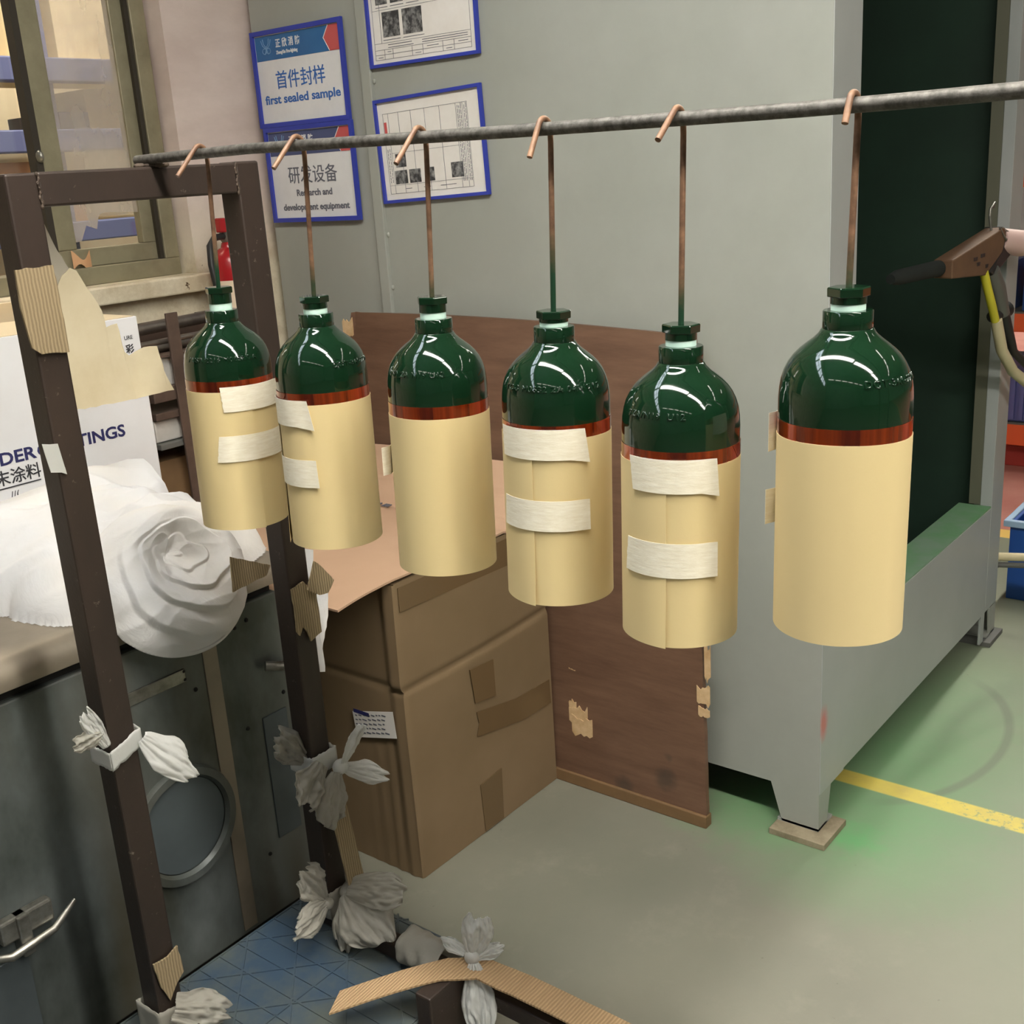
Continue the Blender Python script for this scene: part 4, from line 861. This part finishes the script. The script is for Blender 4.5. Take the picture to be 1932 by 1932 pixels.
# ---------------------------------------------------------------- cardboard box with the flattened sheet on it
def cardboard_box():
    t = thing('cardboard_box', 'big worn brown cardboard box with a white sticker standing on the floor', 'cardboard box', (1.6, 1.6, -FZ))
    x0, x1, y0, y1 = 1.375, 1.832, 1.406, 1.76
    def side(i, j):
        """four walls with dented vertical edges and a horizontal fold; i round, j up"""
        P = [(x0, y1), (x0, y0), (x1, y0), (x1, y1), (x0, y1)]; L = [0]
        for a, b in zip(P, P[1:]): L.append(L[-1] + math.dist(a, b))
        s = i * L[-1]
        for q in range(4):
            if s <= L[q + 1] + 1e-9: break
        f = (s - L[q]) / (L[q + 1] - L[q]); a, b = P[q], P[q + 1]
        x = a[0] + (b[0] - a[0]) * f; y = a[1] + (b[1] - a[1]) * f; z = -1.349 + j * 0.628
        d = 0.0
        if q == 0:                                              # left wall: vertical flutes crushed near the front edge
            w = (1 - f) * 0.354; d = 0.004 * math.sin(w * 190) * math.exp(-w / 0.07) * (0.6 + 0.4 * math.sin(z * 9))
            x += d
        zf = -0.937 + (x - x0) * 0.02
        k = math.exp(-((z - zf) / 0.007) ** 2); bulge = 0.010 * math.exp(-((z - zf) / 0.16) ** 2)
        if q == 1: y += 0.005 * k - bulge * math.sin(math.pi * f) * 0.7
        if q == 0: x += 0.004 * k
        if (q == 1 and f < 0.12) or (q == 0 and f > 0.9):
            x += -0.010 * (1 - abs(j - 0.5) * 2) * 0.4 - 0.006 * (z > zf)
        return (x, y, z)
    m = MB(); m.grid(side, 180, 100, 0.0); m.build('box_walls', 'card', t, smooth=True, angle=60)
    MB().box(x0 + 0.004, x1 - 0.004, y0 + 0.006, y1 - 0.004, -0.728, -0.722).build('box_lid', 'card', t)
    def bulge_y(x, z): return side(0.0, 0.0) and y0
    def strip(nm, pts, off=0.0022, mat='ptape'):
        m = MB(); m.prism([(x, y0 - 0.0085 * math.exp(-((z + 0.937) / 0.16) ** 2) * math.sin(math.pi * max(0, min(1, (x - x0) / (x1 - x0)))) - off, z) for x, z in pts], (0, 0.0012, 0)); m.build(nm, mat, t)
    strip('tape_strip', [(1.568, -1.062), (1.70, -1.088), (1.822, -1.094), (1.824, -1.152), (1.72, -1.148), (1.566, -1.118), (1.574, -1.09)])
    strip('tape_strip', [(1.566, -1.232), (1.638, -1.226), (1.634, -1.345), (1.572, -1.345)])
    strip('tape_strip', [(1.552, -0.960), (1.626, -0.965), (1.630, -1.050), (1.564, -1.040)], 0.003)
    strip('top_tape', [(1.38, -0.728), (1.826, -0.728), (1.826, -0.790), (1.38, -0.775)], 0.003)
    l = MB(); l.prism([(x0 - 0.0062, 1.552, -1.012), (x0 - 0.0062, 1.438, -0.984), (x0 - 0.0062, 1.434, -1.040), (x0 - 0.0062, 1.546, -1.068)], (0.0006, 0, 0)); lb = l.build('sticker', 'paper', t)
    m = MB(); rnd = random.Random(3)
    for r in range(5):
        y = 1.545 - 0.0
        z = -1.020 - 0.0095 * r
        while y > 1.46:
            w = rnd.uniform(0.004, 0.012); zz = z + (1.552 - y) * 0.25
            m.box(x0 - 0.0068, x0 - 0.0063, y - w, y, zz - 0.0012, zz + 0.0012); y -= w + 0.004
    m.build('sticker_print', 'greyink', lb)
    MB().box(x0 - 0.0068, x0 - 0.0063, 1.505, 1.548, -1.0125, -1.0045).build('sticker_print', 'navy', lb)
    # flattened sheet: lies on the box, folds up against the plywood
    m = MB()
    def sheet(i, j):
        v = 1.412 + 0.51 * j + 0.004 * noise.noise(Vector((i * 7, j * 2, 0)))
        u = 1.238 + 0.60 * i
        L = i * 0.78
        if L < 0.50: u, z = 1.238 + L, -0.713 + 0.003 * math.sin(L * 12 + j * 2)
        else:
            q = (L - 0.50) / 0.28; u = 1.738 + 0.105 * q; z = -0.711 + 0.098 * q ** 1.2 + 0.006 * math.sin(j * 9)
            if i > .985: z += 0.006 * noise.noise(Vector((j * 40, 0, 4)))
        z += -0.010 * max(0, 0.18 - i) / 0.18 * (1 - j) + 0.002 * noise.noise(Vector((u * 9, v * 9, 2)))
        if 0.60 < i < 0.66 or 0.80 < i < 0.83: z -= 0.004
        return (u, v, z)
    m.grid(sheet, 70, 40, 0.004)
    o = m.build('flattened_carton', 'card_pink', base=(1.55, 1.65, -0.715), smooth=True, angle=60)
    tag(o, 'pinkish flattened cardboard sheet lying on the big box and bent up against the plywood', 'cardboard sheet')
    m = MB()
    for q in range(2):
        for w in range(3): m.box(1.715, 1.731, 1.795 - q * 0.03 - w * 0.007, 1.799 - q * 0.03 - w * 0.007, -0.7105, -0.7085)
    m.build('faded_print', 'greyink', o)
cardboard_box()

# ---------------------------------------------------------------- pallet
def pallet():
    t = thing('plastic_pallet', 'dusty blue plastic pallet under the rack posts with diamond ribs on top', 'pallet', (0.7, 1.2, -FZ))
    zt = -1.202
    x0, x1, y0, y1 = 0.10, 1.128, 1.02, 1.40
    MB().box(x0, x1, y0, y1, zt - 0.02, zt, 0.004).build('pallet_deck', 'pallet', t)
    m = MB()
    def rib(a, b, w=0.0022): m.tube([(a[0], a[1], zt + 0.0002), (b[0], b[1], zt + 0.0002)], w, 4)
    for i in range(27): x = x0 + 0.01 + (x1 - x0 - 0.02) * i / 26; rib((x, y0 + .005), (x, y1 - .005))
    for k in (0.0, 0.5, 1.0): y = y0 + 0.006 + (y1 - y0 - 0.012) * k; rib((x0 + .005, y), (x1 - .005, y))
    for i in range(-3, 10):
        a = x0 + i * 0.1185
        for s in (1, -1):
            p = (a, y0 + .006) if s > 0 else (a, y1 - .006); q = (a + 0.37, y1 - .006) if s > 0 else (a + 0.37, y0 + .006)
            p = (max(p[0], x0), p[1] + s * max(0, x0 - p[0])); q = (min(q[0], x1), q[1] - s * max(0, q[0] - x1))
            if p[0] < x1 - 0.02 and q[0] > x0 + 0.02: rib(p, q)
    m.build('deck_ribs', 'pallet', t)
    m = MB(); m.box(x0, x1, y0 + 0.002, y0 + 0.022, -1.35, zt - 0.02); m.build('pallet_skirt', 'pallet_side', t)
    MB().box(x1 - 0.022, x1 - 0.002, y0 + 0.022, y1, -1.35, zt - 0.02).build('pallet_skirt', 'pallet_side', t)
    for x in (0.12, 0.55): MB().box(x, x + 0.1, y0 + 0.03, y1, -1.35, zt - 0.02).build('pallet_foot', 'pallet_side', t)
pallet()

# ---------------------------------------------------------------- papers, rags and bags tied to the rack
def patch(name, label, cat, pts, mat, depth=0.003, bend=0.0, y=1.2835, curl=None):
    """torn piece seen from the front: outline in x,z at depth y"""
    m = MB(); n = len(pts); P = []
    for i in range(n):
        a = Vector(pts[i]); b = Vector(pts[(i + 1) % n]); P.append(a)
        L = (b - a).length; K = max(1, int(L / 0.008))
        for k in range(1, K): P.append(a.lerp(b, k / K) + Vector((random.uniform(-1, 1), random.uniform(-1, 1))) * min(0.0009, L * 0.04))
    bm = m.bm; vs = [bm.verts.new((p[0], y, p[1])) for p in P]; f = bm.faces.new(vs)
    bmesh.ops.triangulate(bm, faces=[f]); bmesh.ops.subdivide_edges(bm, edges=bm.edges[:], cuts=1, use_grid_fill=True)
    for v in bm.verts:
        if curl: v.co = Vector(curl(v.co))
        v.co.y += bend * noise.noise(Vector((v.co.x * 18, v.co.z * 18, 3)))
    fs = bm.faces[:]; be = [e for e in bm.edges if len(e.link_faces) == 1]
    cp = {v: bm.verts.new(v.co + Vector((0, -depth, 0))) for v in list(bm.verts)}
    for g in fs: bm.faces.new([cp[v] for v in reversed(g.verts)])
    for e in be: bm.faces.new((e.verts[0], e.verts[1], cp[e.verts[1]], cp[e.verts[0]]))
    c = Vector((sum(p[0] for p in P) / len(P), y, sum(p[1] for p in P) / len(P)))
    o = m.build(name, mat, base=tuple(c), smooth=True, angle=50); return tag(o, label, cat)

patch('cardboard_patch', 'square of ribbed cardboard stuck near the top of the left rack post', 'cardboard piece', [(0.694, -0.078), (0.742, -0.077), (0.743, -0.181), (0.708, -0.178), (0.697, -0.169), (0.693, -0.13)], 'corr', 0.003, 0.002, 1.2815)
def curl_sheet(c):
    x, y, z = c; k = max(0, (x - 0.84) / 0.07); q = max(0, (-0.235 - z) / 0.03)
    return (x, y - 0.012 * k * k - 0.004 * q * q, z)
patch('paper_sheet', 'large tan paper sheet with torn corners hanging on the left rack post', 'paper sheet', [(0.747, -0.145), (0.782, -0.094), (0.795, -0.086), (0.803, -0.090), (0.812, -0.110), (0.828, -0.143), (0.831, -0.166), (0.848, -0.163), (0.852, -0.201), (0.858, -0.207), (0.880, -0.199), (0.897, -0.200), (0.901, -0.234), (0.910, -0.262), (0.881, -0.263), (0.82, -0.264), (0.747, -0.261)], 'tansheet', 0.001, 0.004, 1.333, curl_sheet)
patch('plastic_film', 'clear torn plastic film sticking up from the tan sheet on the left post', 'plastic film', [(0.747, -0.025), (0.775, -0.030), (0.782, -0.055), (0.797, -0.088), (0.80, -0.13), (0.747, -0.148)], 'film', 0.0006, 0.006, 1.338)
patch('masking_tape_piece', 'wrinkled whitish tape piece on the left rack post beside the carton print', 'tape', [(0.688, -0.284), (0.708, -0.288), (0.713, -0.328), (0.706, -0.324), (0.693, -0.321)], 'bag', 0.0008, 0.002, 1.2825)
patch('cardboard_patch', 'torn ribbed cardboard stuck on the front of the right rack post', 'cardboard piece', [(1.035, -0.590), (1.060, -0.585), (1.082, -0.612), (1.083, -0.676), (1.060, -0.684), (1.056, -0.668), (1.049, -0.655), (1.041, -0.668), (1.036, -0.660)], 'corr', 0.003, 0.002, 1.2815)
patch('cardboard_scrap', 'small folded cardboard scrap standing off the right post above the torn patch', 'cardboard piece', [(1.078, -0.556), (1.092, -0.570), (1.112, -0.598), (1.098, -0.614), (1.080, -0.612), (1.060, -0.597)], 'corr', 0.003, 0.004, 1.272)
patch('cardboard_patch', 'pointed piece of ribbed cardboard low on the left rack post', 'cardboard piece', [(0.706, -1.046), (0.730, -1.048), (0.747, -1.040), (0.750, -1.086), (0.738, -1.096), (0.722, -1.118), (0.712, -1.090)], 'corr', 0.003, 0.001, 1.2815)
patch('cardboard_scrap', 'tan cardboard corner sticking out behind the right post beside the cloth', 'cardboard piece', [(1.035, -0.560), (1.11, -0.598), (1.10, -0.612), (1.03, -0.618)], 'corr', 0.003, 0.002, 1.42)
def curl_rag(c):
    x, y, z = c; return (x, y - 0.012 * math.sin((z + 0.57) * 18) + 0.006 * math.sin((x - 1.08) * 60), z)
patch('hanging_rag', 'narrow strip of white cloth hanging behind the right rack post over the box', 'rag', [(1.085, -0.545), (1.139, -0.568), (1.141, -0.603), (1.168, -0.654), (1.158, -0.69), (1.136, -0.74), (1.130, -0.778), (1.122, -0.776), (1.100, -0.69), (1.085, -0.62)], 'cloth', 0.002, 0.003, 1.345, curl_rag)

def fan(m, k0, k1, w0, w1, normal, ruff=0.006, waves=3, seed=0, nu=26, nv=30, thick=0.0006):
    """crumpled plastic spreading from the knot k0 to its loose end k1"""
    k0, k1, nn = Vector(k0), Vector(k1), Vector(normal).normalized(); d = (k1 - k0); ac = d.cross(nn).normalized(); N = noise.noise
    def fn(i, j):
        t = (j - 0.5) * 2
        edge = 1 + 0.22 * N(Vector((i * 2.5, 3 * (t > 0), seed * 3.1)))
        w = (w0 + (w1 - w0) * min(1.0, i * 1.9) ** 0.8) * edge * (1 if i < 0.7 else 1 - 0.30 * ((i - 0.7) / 0.3) ** 2)
        tip = i * (1 - 0.10 * t * t + 0.20 * N(Vector((t * 1.7, seed * 5.3, 1)))) if i > 0 else 0
        p = k0 + d * tip + ac * (w * t)
        fold = (1 - 2 * abs(N(Vector((t * waves * 0.8 + 0.5 * i, i * 0.9, seed * 2.7))))) * 0.9 + (0.6 - 1.6 * abs(N(Vector((t * waves * 2, i * 3.5, seed * 1.3))))) * 0.5
        cr = 0.5 * N(Vector((i * 7, t * 6, seed))) + 0.35 * (0.5 - abs(N(Vector((i * 13, t * 10, seed + 4)))))
        return p + nn * (ruff * (0.4 + i) * (fold + cr) * 1.3 + (0.55 - 0.5 * t * t) * w * 0.7)
    m.grid(fn, nu, nv, thick); return m
def band(m, x0, x1, y0, y1, z, h, tilt=0.0, r=0.004):
    pts = [(x0, y0), (x1, y0), (x1, y1), (x0, y1), (x0, y0)]
    def fn(i, j):
        s = i * 4; q = min(3, int(s)); f = s - q; a, b = pts[q], pts[q + 1]
        x = a[0] + (b[0] - a[0]) * f; y = a[1] + (b[1] - a[1]) * f
        return (x, y, z + tilt * (x - x0) + h * (j - 0.5) + 0.003 * noise.noise(Vector((i * 30, j * 3, z * 9))))
    m.grid(fn, 48, 6, 0.0012); return m
def bag(label, base, parts, cat='plastic bag', mat='bag', grp='plastic bags tied to the rack'):
    t = thing('plastic_bag', label, cat, base, grp)
    for nm, fn, mt in parts:
        m = MB(); fn(m); m.build(nm, mt or mat, t, smooth=True, angle=180)
    return t
bag('white plastic bag tied halfway up the left rack post, its tail to the right', (0.74, 1.285, -0.71), [
    ('tie_band', lambda m: band(m, 0.700, 0.750, 1.280, 1.330, -0.722, 0.026, 0.35), None),
    ('bag_tail', lambda m: fan(m, (0.748, 1.278, -0.705), (0.798, 1.262, -0.780), 0.008, 0.026, (0, -1, 0.2), 0.004, 2, 1.2), None),
    ('bag_tail', lambda m: fan(m, (0.702, 1.288, -0.70), (0.682, 1.30, -0.640), 0.006, 0.012, (-.3, -1, 0), 0.004, 2, 2.2), None),
    ('bag_tail', lambda m: fan(m, (0.700, 1.288, -0.68), (0.664, 1.30, -0.685), 0.006, 0.014, (-.3, -1, 0), 0.004, 2, 3.3), 'bag_grey')])
bag('white plastic bag knotted round the right rack post beside the box sticker', (1.07, 1.27, -0.89), [
    ('tie_band', lambda m: band(m, 1.030, 1.084, 1.278, 1.332, -0.893, 0.034, 0.0), None),
    ('knot', lambda m: (m.sphere((1.078, 1.266, -0.908), (0.014, 0.012, 0.013), 3)), None),
    ('bag_tail', lambda m: fan(m, (1.078, 1.264, -0.905), (1.112, 1.250, -0.842), 0.006, 0.016, (.2, -1, 0), 0.004, 2, 0.4), None),
    ('bag_tail', lambda m: fan(m, (1.080, 1.264, -0.910), (1.150, 1.245, -0.955), 0.006, 0.018, (.2, -1, 0.2), 0.004, 2, 1.4), None),
    ('bag_tail', lambda m: fan(m, (1.066, 1.266, -0.912), (1.022, 1.262, -0.985), 0.010, 0.034, (0, -1, 0.2), 0.008, 3, 2.4), 'bag_grey'),
    ('bag_tail', lambda m: fan(m, (1.04, 1.270, -0.885), (0.985, 1.272, -0.93), 0.012, 0.032, (-.1, -1, 0.2), 0.008, 3, 3.6), 'bag_grey'),
    ('bag_tail', lambda m: fan(m, (1.034, 1.30, -0.885), (1.000, 1.33, -0.835), 0.010, 0.026, (-.3, -1, 0.2), 0.007, 2, 4.6), 'bag_grey')])
bag('grey crumpled plastic bag at the foot of the left rack post', (0.725, 1.28, -1.15), [
    ('tie_band', lambda m: band(m, 0.698, 0.752, 1.278, 1.332, -1.150, 0.05, -0.2), None),
    ('bag_tail', lambda m: fan(m, (0.72, 1.276, -1.128), (0.790, 1.262, -1.182), 0.02, 0.03, (0, -1, 0.4), 0.007, 3, 5), None)], mat='bag_grey')
bag('pale plastic bag hanging left of the right rack post near its foot', (1.01, 1.29, -1.1), [
    ('knot', lambda m: m.sphere((1.026, 1.278, -1.140), (0.011, 0.010, 0.010), 3), None),
    ('bag_tail', lambda m: fan(m, (1.028, 1.282, -1.138), (0.940, 1.272, -1.142), 0.006, 0.026, (0, -1, 0.4), 0.007, 3, 6), None),
    ('bag_tail', lambda m: fan(m, (1.022, 1.284, -1.130), (0.990, 1.300, -1.062), 0.008, 0.030, (0, -1, 0.2), 0.007, 3, 7), None)], mat='bag_grey')
bag('largest grey crumpled plastic bag over the corner of the rack base', (1.05, 1.2, -1.15), [
    ('tie_band', lambda m: band(m, 1.030, 1.084, 1.277, 1.332, -1.150, 0.05, 0.0), None),
    ('knot', lambda m: m.sphere((1.058, 1.262, -1.130), (0.014, 0.013, 0.013), 3), None),
    ('bag_tail', lambda m: fan(m, (1.056, 1.260, -1.128), (1.040, 1.165, -1.172), 0.016, 0.046, (-0.6, -0.6, 0.6), 0.010, 3, 8), None),
    ('bag_tail', lambda m: fan(m, (1.056, 1.258, -1.120), (1.070, 1.140, -1.094), 0.016, 0.030, (-0.5, -0.5, 0.6), 0.008, 2, 9), None),
    ('bag_tail', lambda m: fan(m, (1.050, 1.255, -1.140), (1.015, 1.235, -1.205), 0.010, 0.022, (-0.5, -0.6, 0.6), 0.006, 2, 10), None)], mat='bag_grey')
bag('dirty plastic wrap crumpled round the rack base rail behind the cardboard strip', (1.057, 1.1, -1.17), [
    ('tie_band', lambda m: m.grid(lambda i, j: (1.057 + 0.030 * math.cos(6.283 * j) * (1 + .25 * noise.noise(Vector((i * 5, j * 9, 1)))), 1.045 + 0.085 * i, -1.176 + 0.030 * math.sin(6.283 * j) * (1 + .3 * noise.noise(Vector((i * 5, j * 9, 7))))), 16, 26, 0.0008), None)], mat='bag_grey')
bag('white plastic bag knotted round the base rail over the cardboard strip', (1.05, 0.98, -1.14), [
    ('knot', lambda m: m.sphere((1.048, 0.984, -1.130), (0.012, 0.012, 0.012), 3), None),
    ('bag_tail', lambda m: fan(m, (1.050, 0.984, -1.128), (1.075, 0.985, -1.064), 0.008, 0.024, (-0.7, -0.6, 0.2), 0.005, 2, 11), None),
    ('bag_tail', lambda m: fan(m, (1.050, 0.980, -1.130), (1.085, 0.955, -1.125), 0.006, 0.012, (-0.5, -0.5, 0.6), 0.004, 2, 12), None),
    ('bag_tail', lambda m: fan(m, (1.044, 0.978, -1.134), (1.018, 0.945, -1.218), 0.008, 0.026, (-0.8, -0.5, 0.2), 0.006, 3, 13), None),
    ('bag_tail', lambda m: fan(m, (1.046, 0.995, -1.128), (1.045, 1.040, -1.122), 0.005, 0.010, (-0.5, -0.3, 0.8), 0.003, 2, 14), None)])
# cardboard strips
m = MB(); m.grid(lambda i, j: (1.040 + 0.030 * i * 0 + 0.034 * j + 0.016 * i, 1.262 - 0.015 * i, -0.955 - 0.190 * i + 0.004 * math.sin(6 * i)), 24, 4, 0.003)
o = m.build('cardboard_strip', 'corr', base=(1.06, 1.26, -1.05), smooth=True, angle=50); tag(o, 'upright strip of ribbed cardboard tucked under the bag knot on the right post', 'cardboard strip')
def strip2(i, j):
    # from its loose left end over the rail, then along the rail toward the viewer's right
    c = [((0.882, 1.112), -1.155), ((0.960, 1.052), -1.146), ((1.010, 1.008), -1.137), ((1.046, 0.968), -1.137), ((1.056, 0.90), -1.146), ((1.060, 0.80), -1.154), ((1.062, 0.70), -1.156)]
    s = i * (len(c) - 1); q = min(len(c) - 2, int(s)); f = s - q
    p = Vector((*c[q][0], c[q][1])).lerp(Vector((*c[q + 1][0], c[q + 1][1])), f)
    w = 0.024; ang = 0.80 if i < 0.5 else 0.80 * max(0, 1 - (i - 0.5) / 0.2)
    side = Vector((math.cos(0.0) * math.sin(ang) + math.cos(ang) * 1, math.sin(ang) * 1.0 if i < .6 else 0, 0)).normalized()
    return p + side * (w * 2 * (j - 0.5)) + Vector((0, 0, 0.003 * math.sin(i * 9)))
m = MB(); m.grid(strip2, 48, 6, 0.003)
o = m.build('cardboard_strip', 'corr2', base=(1.0, 1.0, -1.14), smooth=True, angle=50); tag(o, 'long tan cardboard strip lying across the rack base rail under a white bag', 'cardboard strip')

# ---------------------------------------------------------------- right side: powder gun, hoses, bin, orange racking
def gun():
    t = thing('spray_gun', 'powder spray gun with cardboard wrapped barrel hanging at the right jamb of the booth', 'spray gun', (2.8, 0.78, -0.25))
    y = 0.775
    m = MB(); m.tube([(2.325, y + 0.075, -0.268), (2.36, y + 0.073, -0.268), (2.555, y + 0.055, -0.270)], [0.010, 0.016, 0.018], 20); m.build('barrel', 'barrel', t, smooth=True)
    m = MB(); m.prism([(2.55, y + 0.022, -0.252), (2.84, y - 0.002, -0.205), (2.86, y - 0.002, -0.225), (2.835, y - 0.002, -0.262), (2.74, y + 0.005, -0.305), (2.55, y + 0.022, -0.292)], (0.012, 0.045, 0.0)); cv = m.build('cardboard_cover', 'gun_card', t, bevel=0.003)
    for q, (a, b, z) in enumerate(((2.665, 2.70, -0.262), (2.705, 2.735, -0.258), (2.685, 2.75, -0.275), (2.735, 2.755, -0.284))):
        f0 = (a - 2.55) / 0.29; yy = y + 0.022 - 0.024 * f0 - 0.0005
        MB().box(a, b, yy - 0.0015, yy + 0.002, z - 0.004, z + 0.004).build('faded_print', 'black', cv)
    m = MB(); m.prism([(2.84, y, -0.203), (2.90, y, -0.222), (2.93, y, -0.272), (2.79, y, -0.312), (2.755, y, -0.30), (2.83, y, -0.262)], (0.0, 0.045, 0)); m.build('gun_body', 'black', t, bevel=0.004)
    m = MB(); m.tube([(2.865, y + 0.02, -0.236), (2.95, y - 0.01, -0.252), (3.02, y - 0.02, -0.262)], [0.028, 0.031, 0.024], 20); m.build('end_cap', 'gun_pink', t, smooth=True)
    m = MB(); m.tube([(2.795, y + 0.012, -0.30), (2.83, y + 0.005, -0.345), (2.865, y, -0.41)], [0.020, 0.021, 0.019], 18); m.build('grip', 'gun_grey', t, smooth=True)
    m = MB(); m.tube([(2.825, y + 0.01, -0.412), (2.895, y - 0.002, -0.402)], [0.014, 0.020], 14); m.build('hose_clamp', 'black', t, smooth=True)
    m = MB(); m.tube([(2.870, y, -0.405), (2.905, y - 0.004, -0.455), (2.955, y - 0.01, -0.515), (3.04, y - 0.03, -0.57), (3.14, y - 0.08, -0.66)], [0.016, 0.015, 0.010, 0.010, 0.010], 14); m.build('cable', 'black', t, smooth=True)
    m = MB(); m.tube([(2.745, y + 0.012, -0.298), (2.765, y + 0.008, -0.335), (2.80, y + 0.004, -0.385), (2.83, y + 0.004, -0.42)], 0.010, 14); m.build('yellow_hose', 'yellow', t, smooth=True)
    m = MB(); m.tube([(2.835, y + 0.003, -0.42), (2.88, y - 0.002, -0.50), (2.96, y - 0.010, -0.565), (3.05, y - 0.03, -0.615), (3.16, y - 0.10, -0.72), (3.25, y - 0.2, -0.95), (3.28, y - 0.25, -1.335)], 0.0135, 16); m.build('powder_hose', 'cream_hose', t, smooth=True)
    m = MB(); m.tube([(2.815, y + 0.02, -0.215), (2.812, y + 0.025, -0.178), (2.83, y + 0.03, -0.163), (2.862, y + 0.03, -0.150), (2.868, y + 0.034, -0.162)], 0.003, 8); m.build('hanging_wire', 'galv', t, smooth=True)
    m = MB(); m.tube([(2.815, y + 0.002, -0.205), (2.85, y - 0.004, -0.235), (2.90, y - 0.002, -0.225), (2.825, y + 0.002, -0.205)], 0.0025, 8); m.build('wire_loop', 'galv', t, smooth=True)
gun()

def bin_():
    t = thing('plastic_bin', 'dark blue plastic bin on the floor beyond the booth at the right edge', 'bin', (3.6, 0.7, -FZ))
    x0, x1, y0, y1 = 3.42, 3.80, 0.45, 0.862
    m = MB(); m.box(x0, x0 + 0.012, y0, y1, -1.35, -1.105, 0.003); m.build('bin_wall', 'bin_blue', t)
    MB().box(x1 - 0.012, x1, y0, y1, -1.35, -1.105, 0.003).build('bin_wall', 'bin_blue', t)
    MB().box(x0 + 0.0125, x1 - 0.0125, y0, y0 + 0.012, -1.35, -1.105, 0.003).build('bin_wall', 'bin_blue', t)
    MB().box(x0 + 0.0125, x1 - 0.0125, y1 - 0.012, y1, -1.35, -1.105, 0.003).build('bin_wall', 'bin_blue', t)
    MB().box(x0 + .0125, x1 - .0125, y0 + .0125, y1 - .0125, -1.3495, -1.34).build('bin_floor', 'bin_blue', t)
    m = MB(); z = (-1.118, -1.098); e = 0.016
    m.box(x0 - e, x0 + 0.003, y0 - e, y1 + e, *z, 0.003); m.box(x1 - 0.003, x1 + e, y0 - e, y1 + e, *z, 0.003); m.box(x0, x1, y1 - 0.003, y1 + e, *z, 0.003); m.box(x0, x1, y0 - e, y0 + 0.003, *z, 0.003)
    m.build('bin_rim', 'bin_rim', t)
bin_()
m = MB(); m.tube([(3.16, 0.99, -1.22), (3.17, 0.90, -1.165), (3.2, 0.83, -1.142), (3.21, 0.76, -1.136), (3.22, 0.65, -1.14), (3.22, 0.50, -1.20), (3.22, 0.40, -1.336)], 0.012, 14)
o = m.build('looped_hose', 'cream_hose', base=(3.2, 0.7, -1.2), smooth=True); tag(o, 'upper loop of cream hose in front of the blue bin', 'hose', 'hose loops beside the bin')
m = MB(); m.tube([(3.16, 0.99, -1.24), (3.175, 0.90, -1.190), (3.2, 0.83, -1.166), (3.21, 0.76, -1.160), (3.22, 0.66, -1.165), (3.22, 0.53, -1.22), (3.22, 0.45, -1.34)], 0.008, 14)
o = m.build('looped_hose', 'darkgrey', base=(3.2, 0.7, -1.22), smooth=True); tag(o, 'lower thinner dark hose loop in front of the blue bin', 'hose', 'hose loops beside the bin')

def racking():
    t = thing('pallet_rack', 'orange beamed rack in the distance right of the booth', 'storage rack', (4.9, 1.2, -FZ))
    for z0, z1 in ((-1.235, -1.146), (-0.765, -0.69), (-0.2, -0.12)):
        MB().box(4.85, 4.90, -1.2, 1.9, z0, z1, 0.003).build('beam', 'orange', t); MB().box(5.55, 5.60, -1.2, 1.9, z0, z1, 0.003).build('beam', 'orange', t)
        MB().box(4.85, 5.60, -1.2, 1.9, z1 - 0.001, z1 + 0.006).build('shelf_deck', 'darkgrey', t)
    for y in (-1.25, 1.9):
        for x in (4.85, 5.55): MB().box(x, x + 0.05, y, y + 0.05, -FZ, 0.4).build('upright', 'shelf_blue', t)
    lab = {0: 'blue violet ribbed crate on the low orange beam at the right edge', 1: 'blue violet ribbed crate on the low orange beam, hidden by the right jamb', 2: 'blue crate on the upper orange beam at the right edge', 3: 'blue crate on the upper orange beam, behind the right jamb'}
    for i, (y0, y1, z0, h, mt) in enumerate(((0.95, 1.27, -1.138, 0.21, 'crate_violet'), (1.32, 1.72, -1.138, 0.21, 'crate_violet'), (0.90, 1.24, -0.682, 0.20, 'bin_blue'), (1.28, 1.64, -0.682, 0.20, 'bin_blue'))):
        c = thing('storage_crate', lab[i], 'crate', (5.1, (y0 + y1) / 2, z0), 'crates on the orange rack')
        MB().box(4.87, 5.35, y0, y1, z0, z0 + h, 0.004).build('crate_body', mt, c)
        m = MB()
        for q in range(9):
            yy = y0 + 0.02 + (y1 - y0 - 0.04) * q / 8; m.box(4.858, 4.87, yy - 0.008, yy + 0.008, z0 + 0.01, z0 + h - 0.03)
        m.box(4.855, 4.87, y0, y1, z0 + h - 0.028, z0 + h); m.build('crate_ribs', mt, c)
    o = MB().box(4.95, 5.5, 0.6, 1.5, -1.35, -1.26, 0.005).build('floor_crate', 'crate_red', base=(5.2, 1.0, -FZ)); tag(o, 'dark red low crate under the orange beam', 'crate')
racking()

# ---------------------------------------------------------------- tidy: helper keys off the objects
for o in bpy.data.objects:
    if '_b' in o: del o['_b']
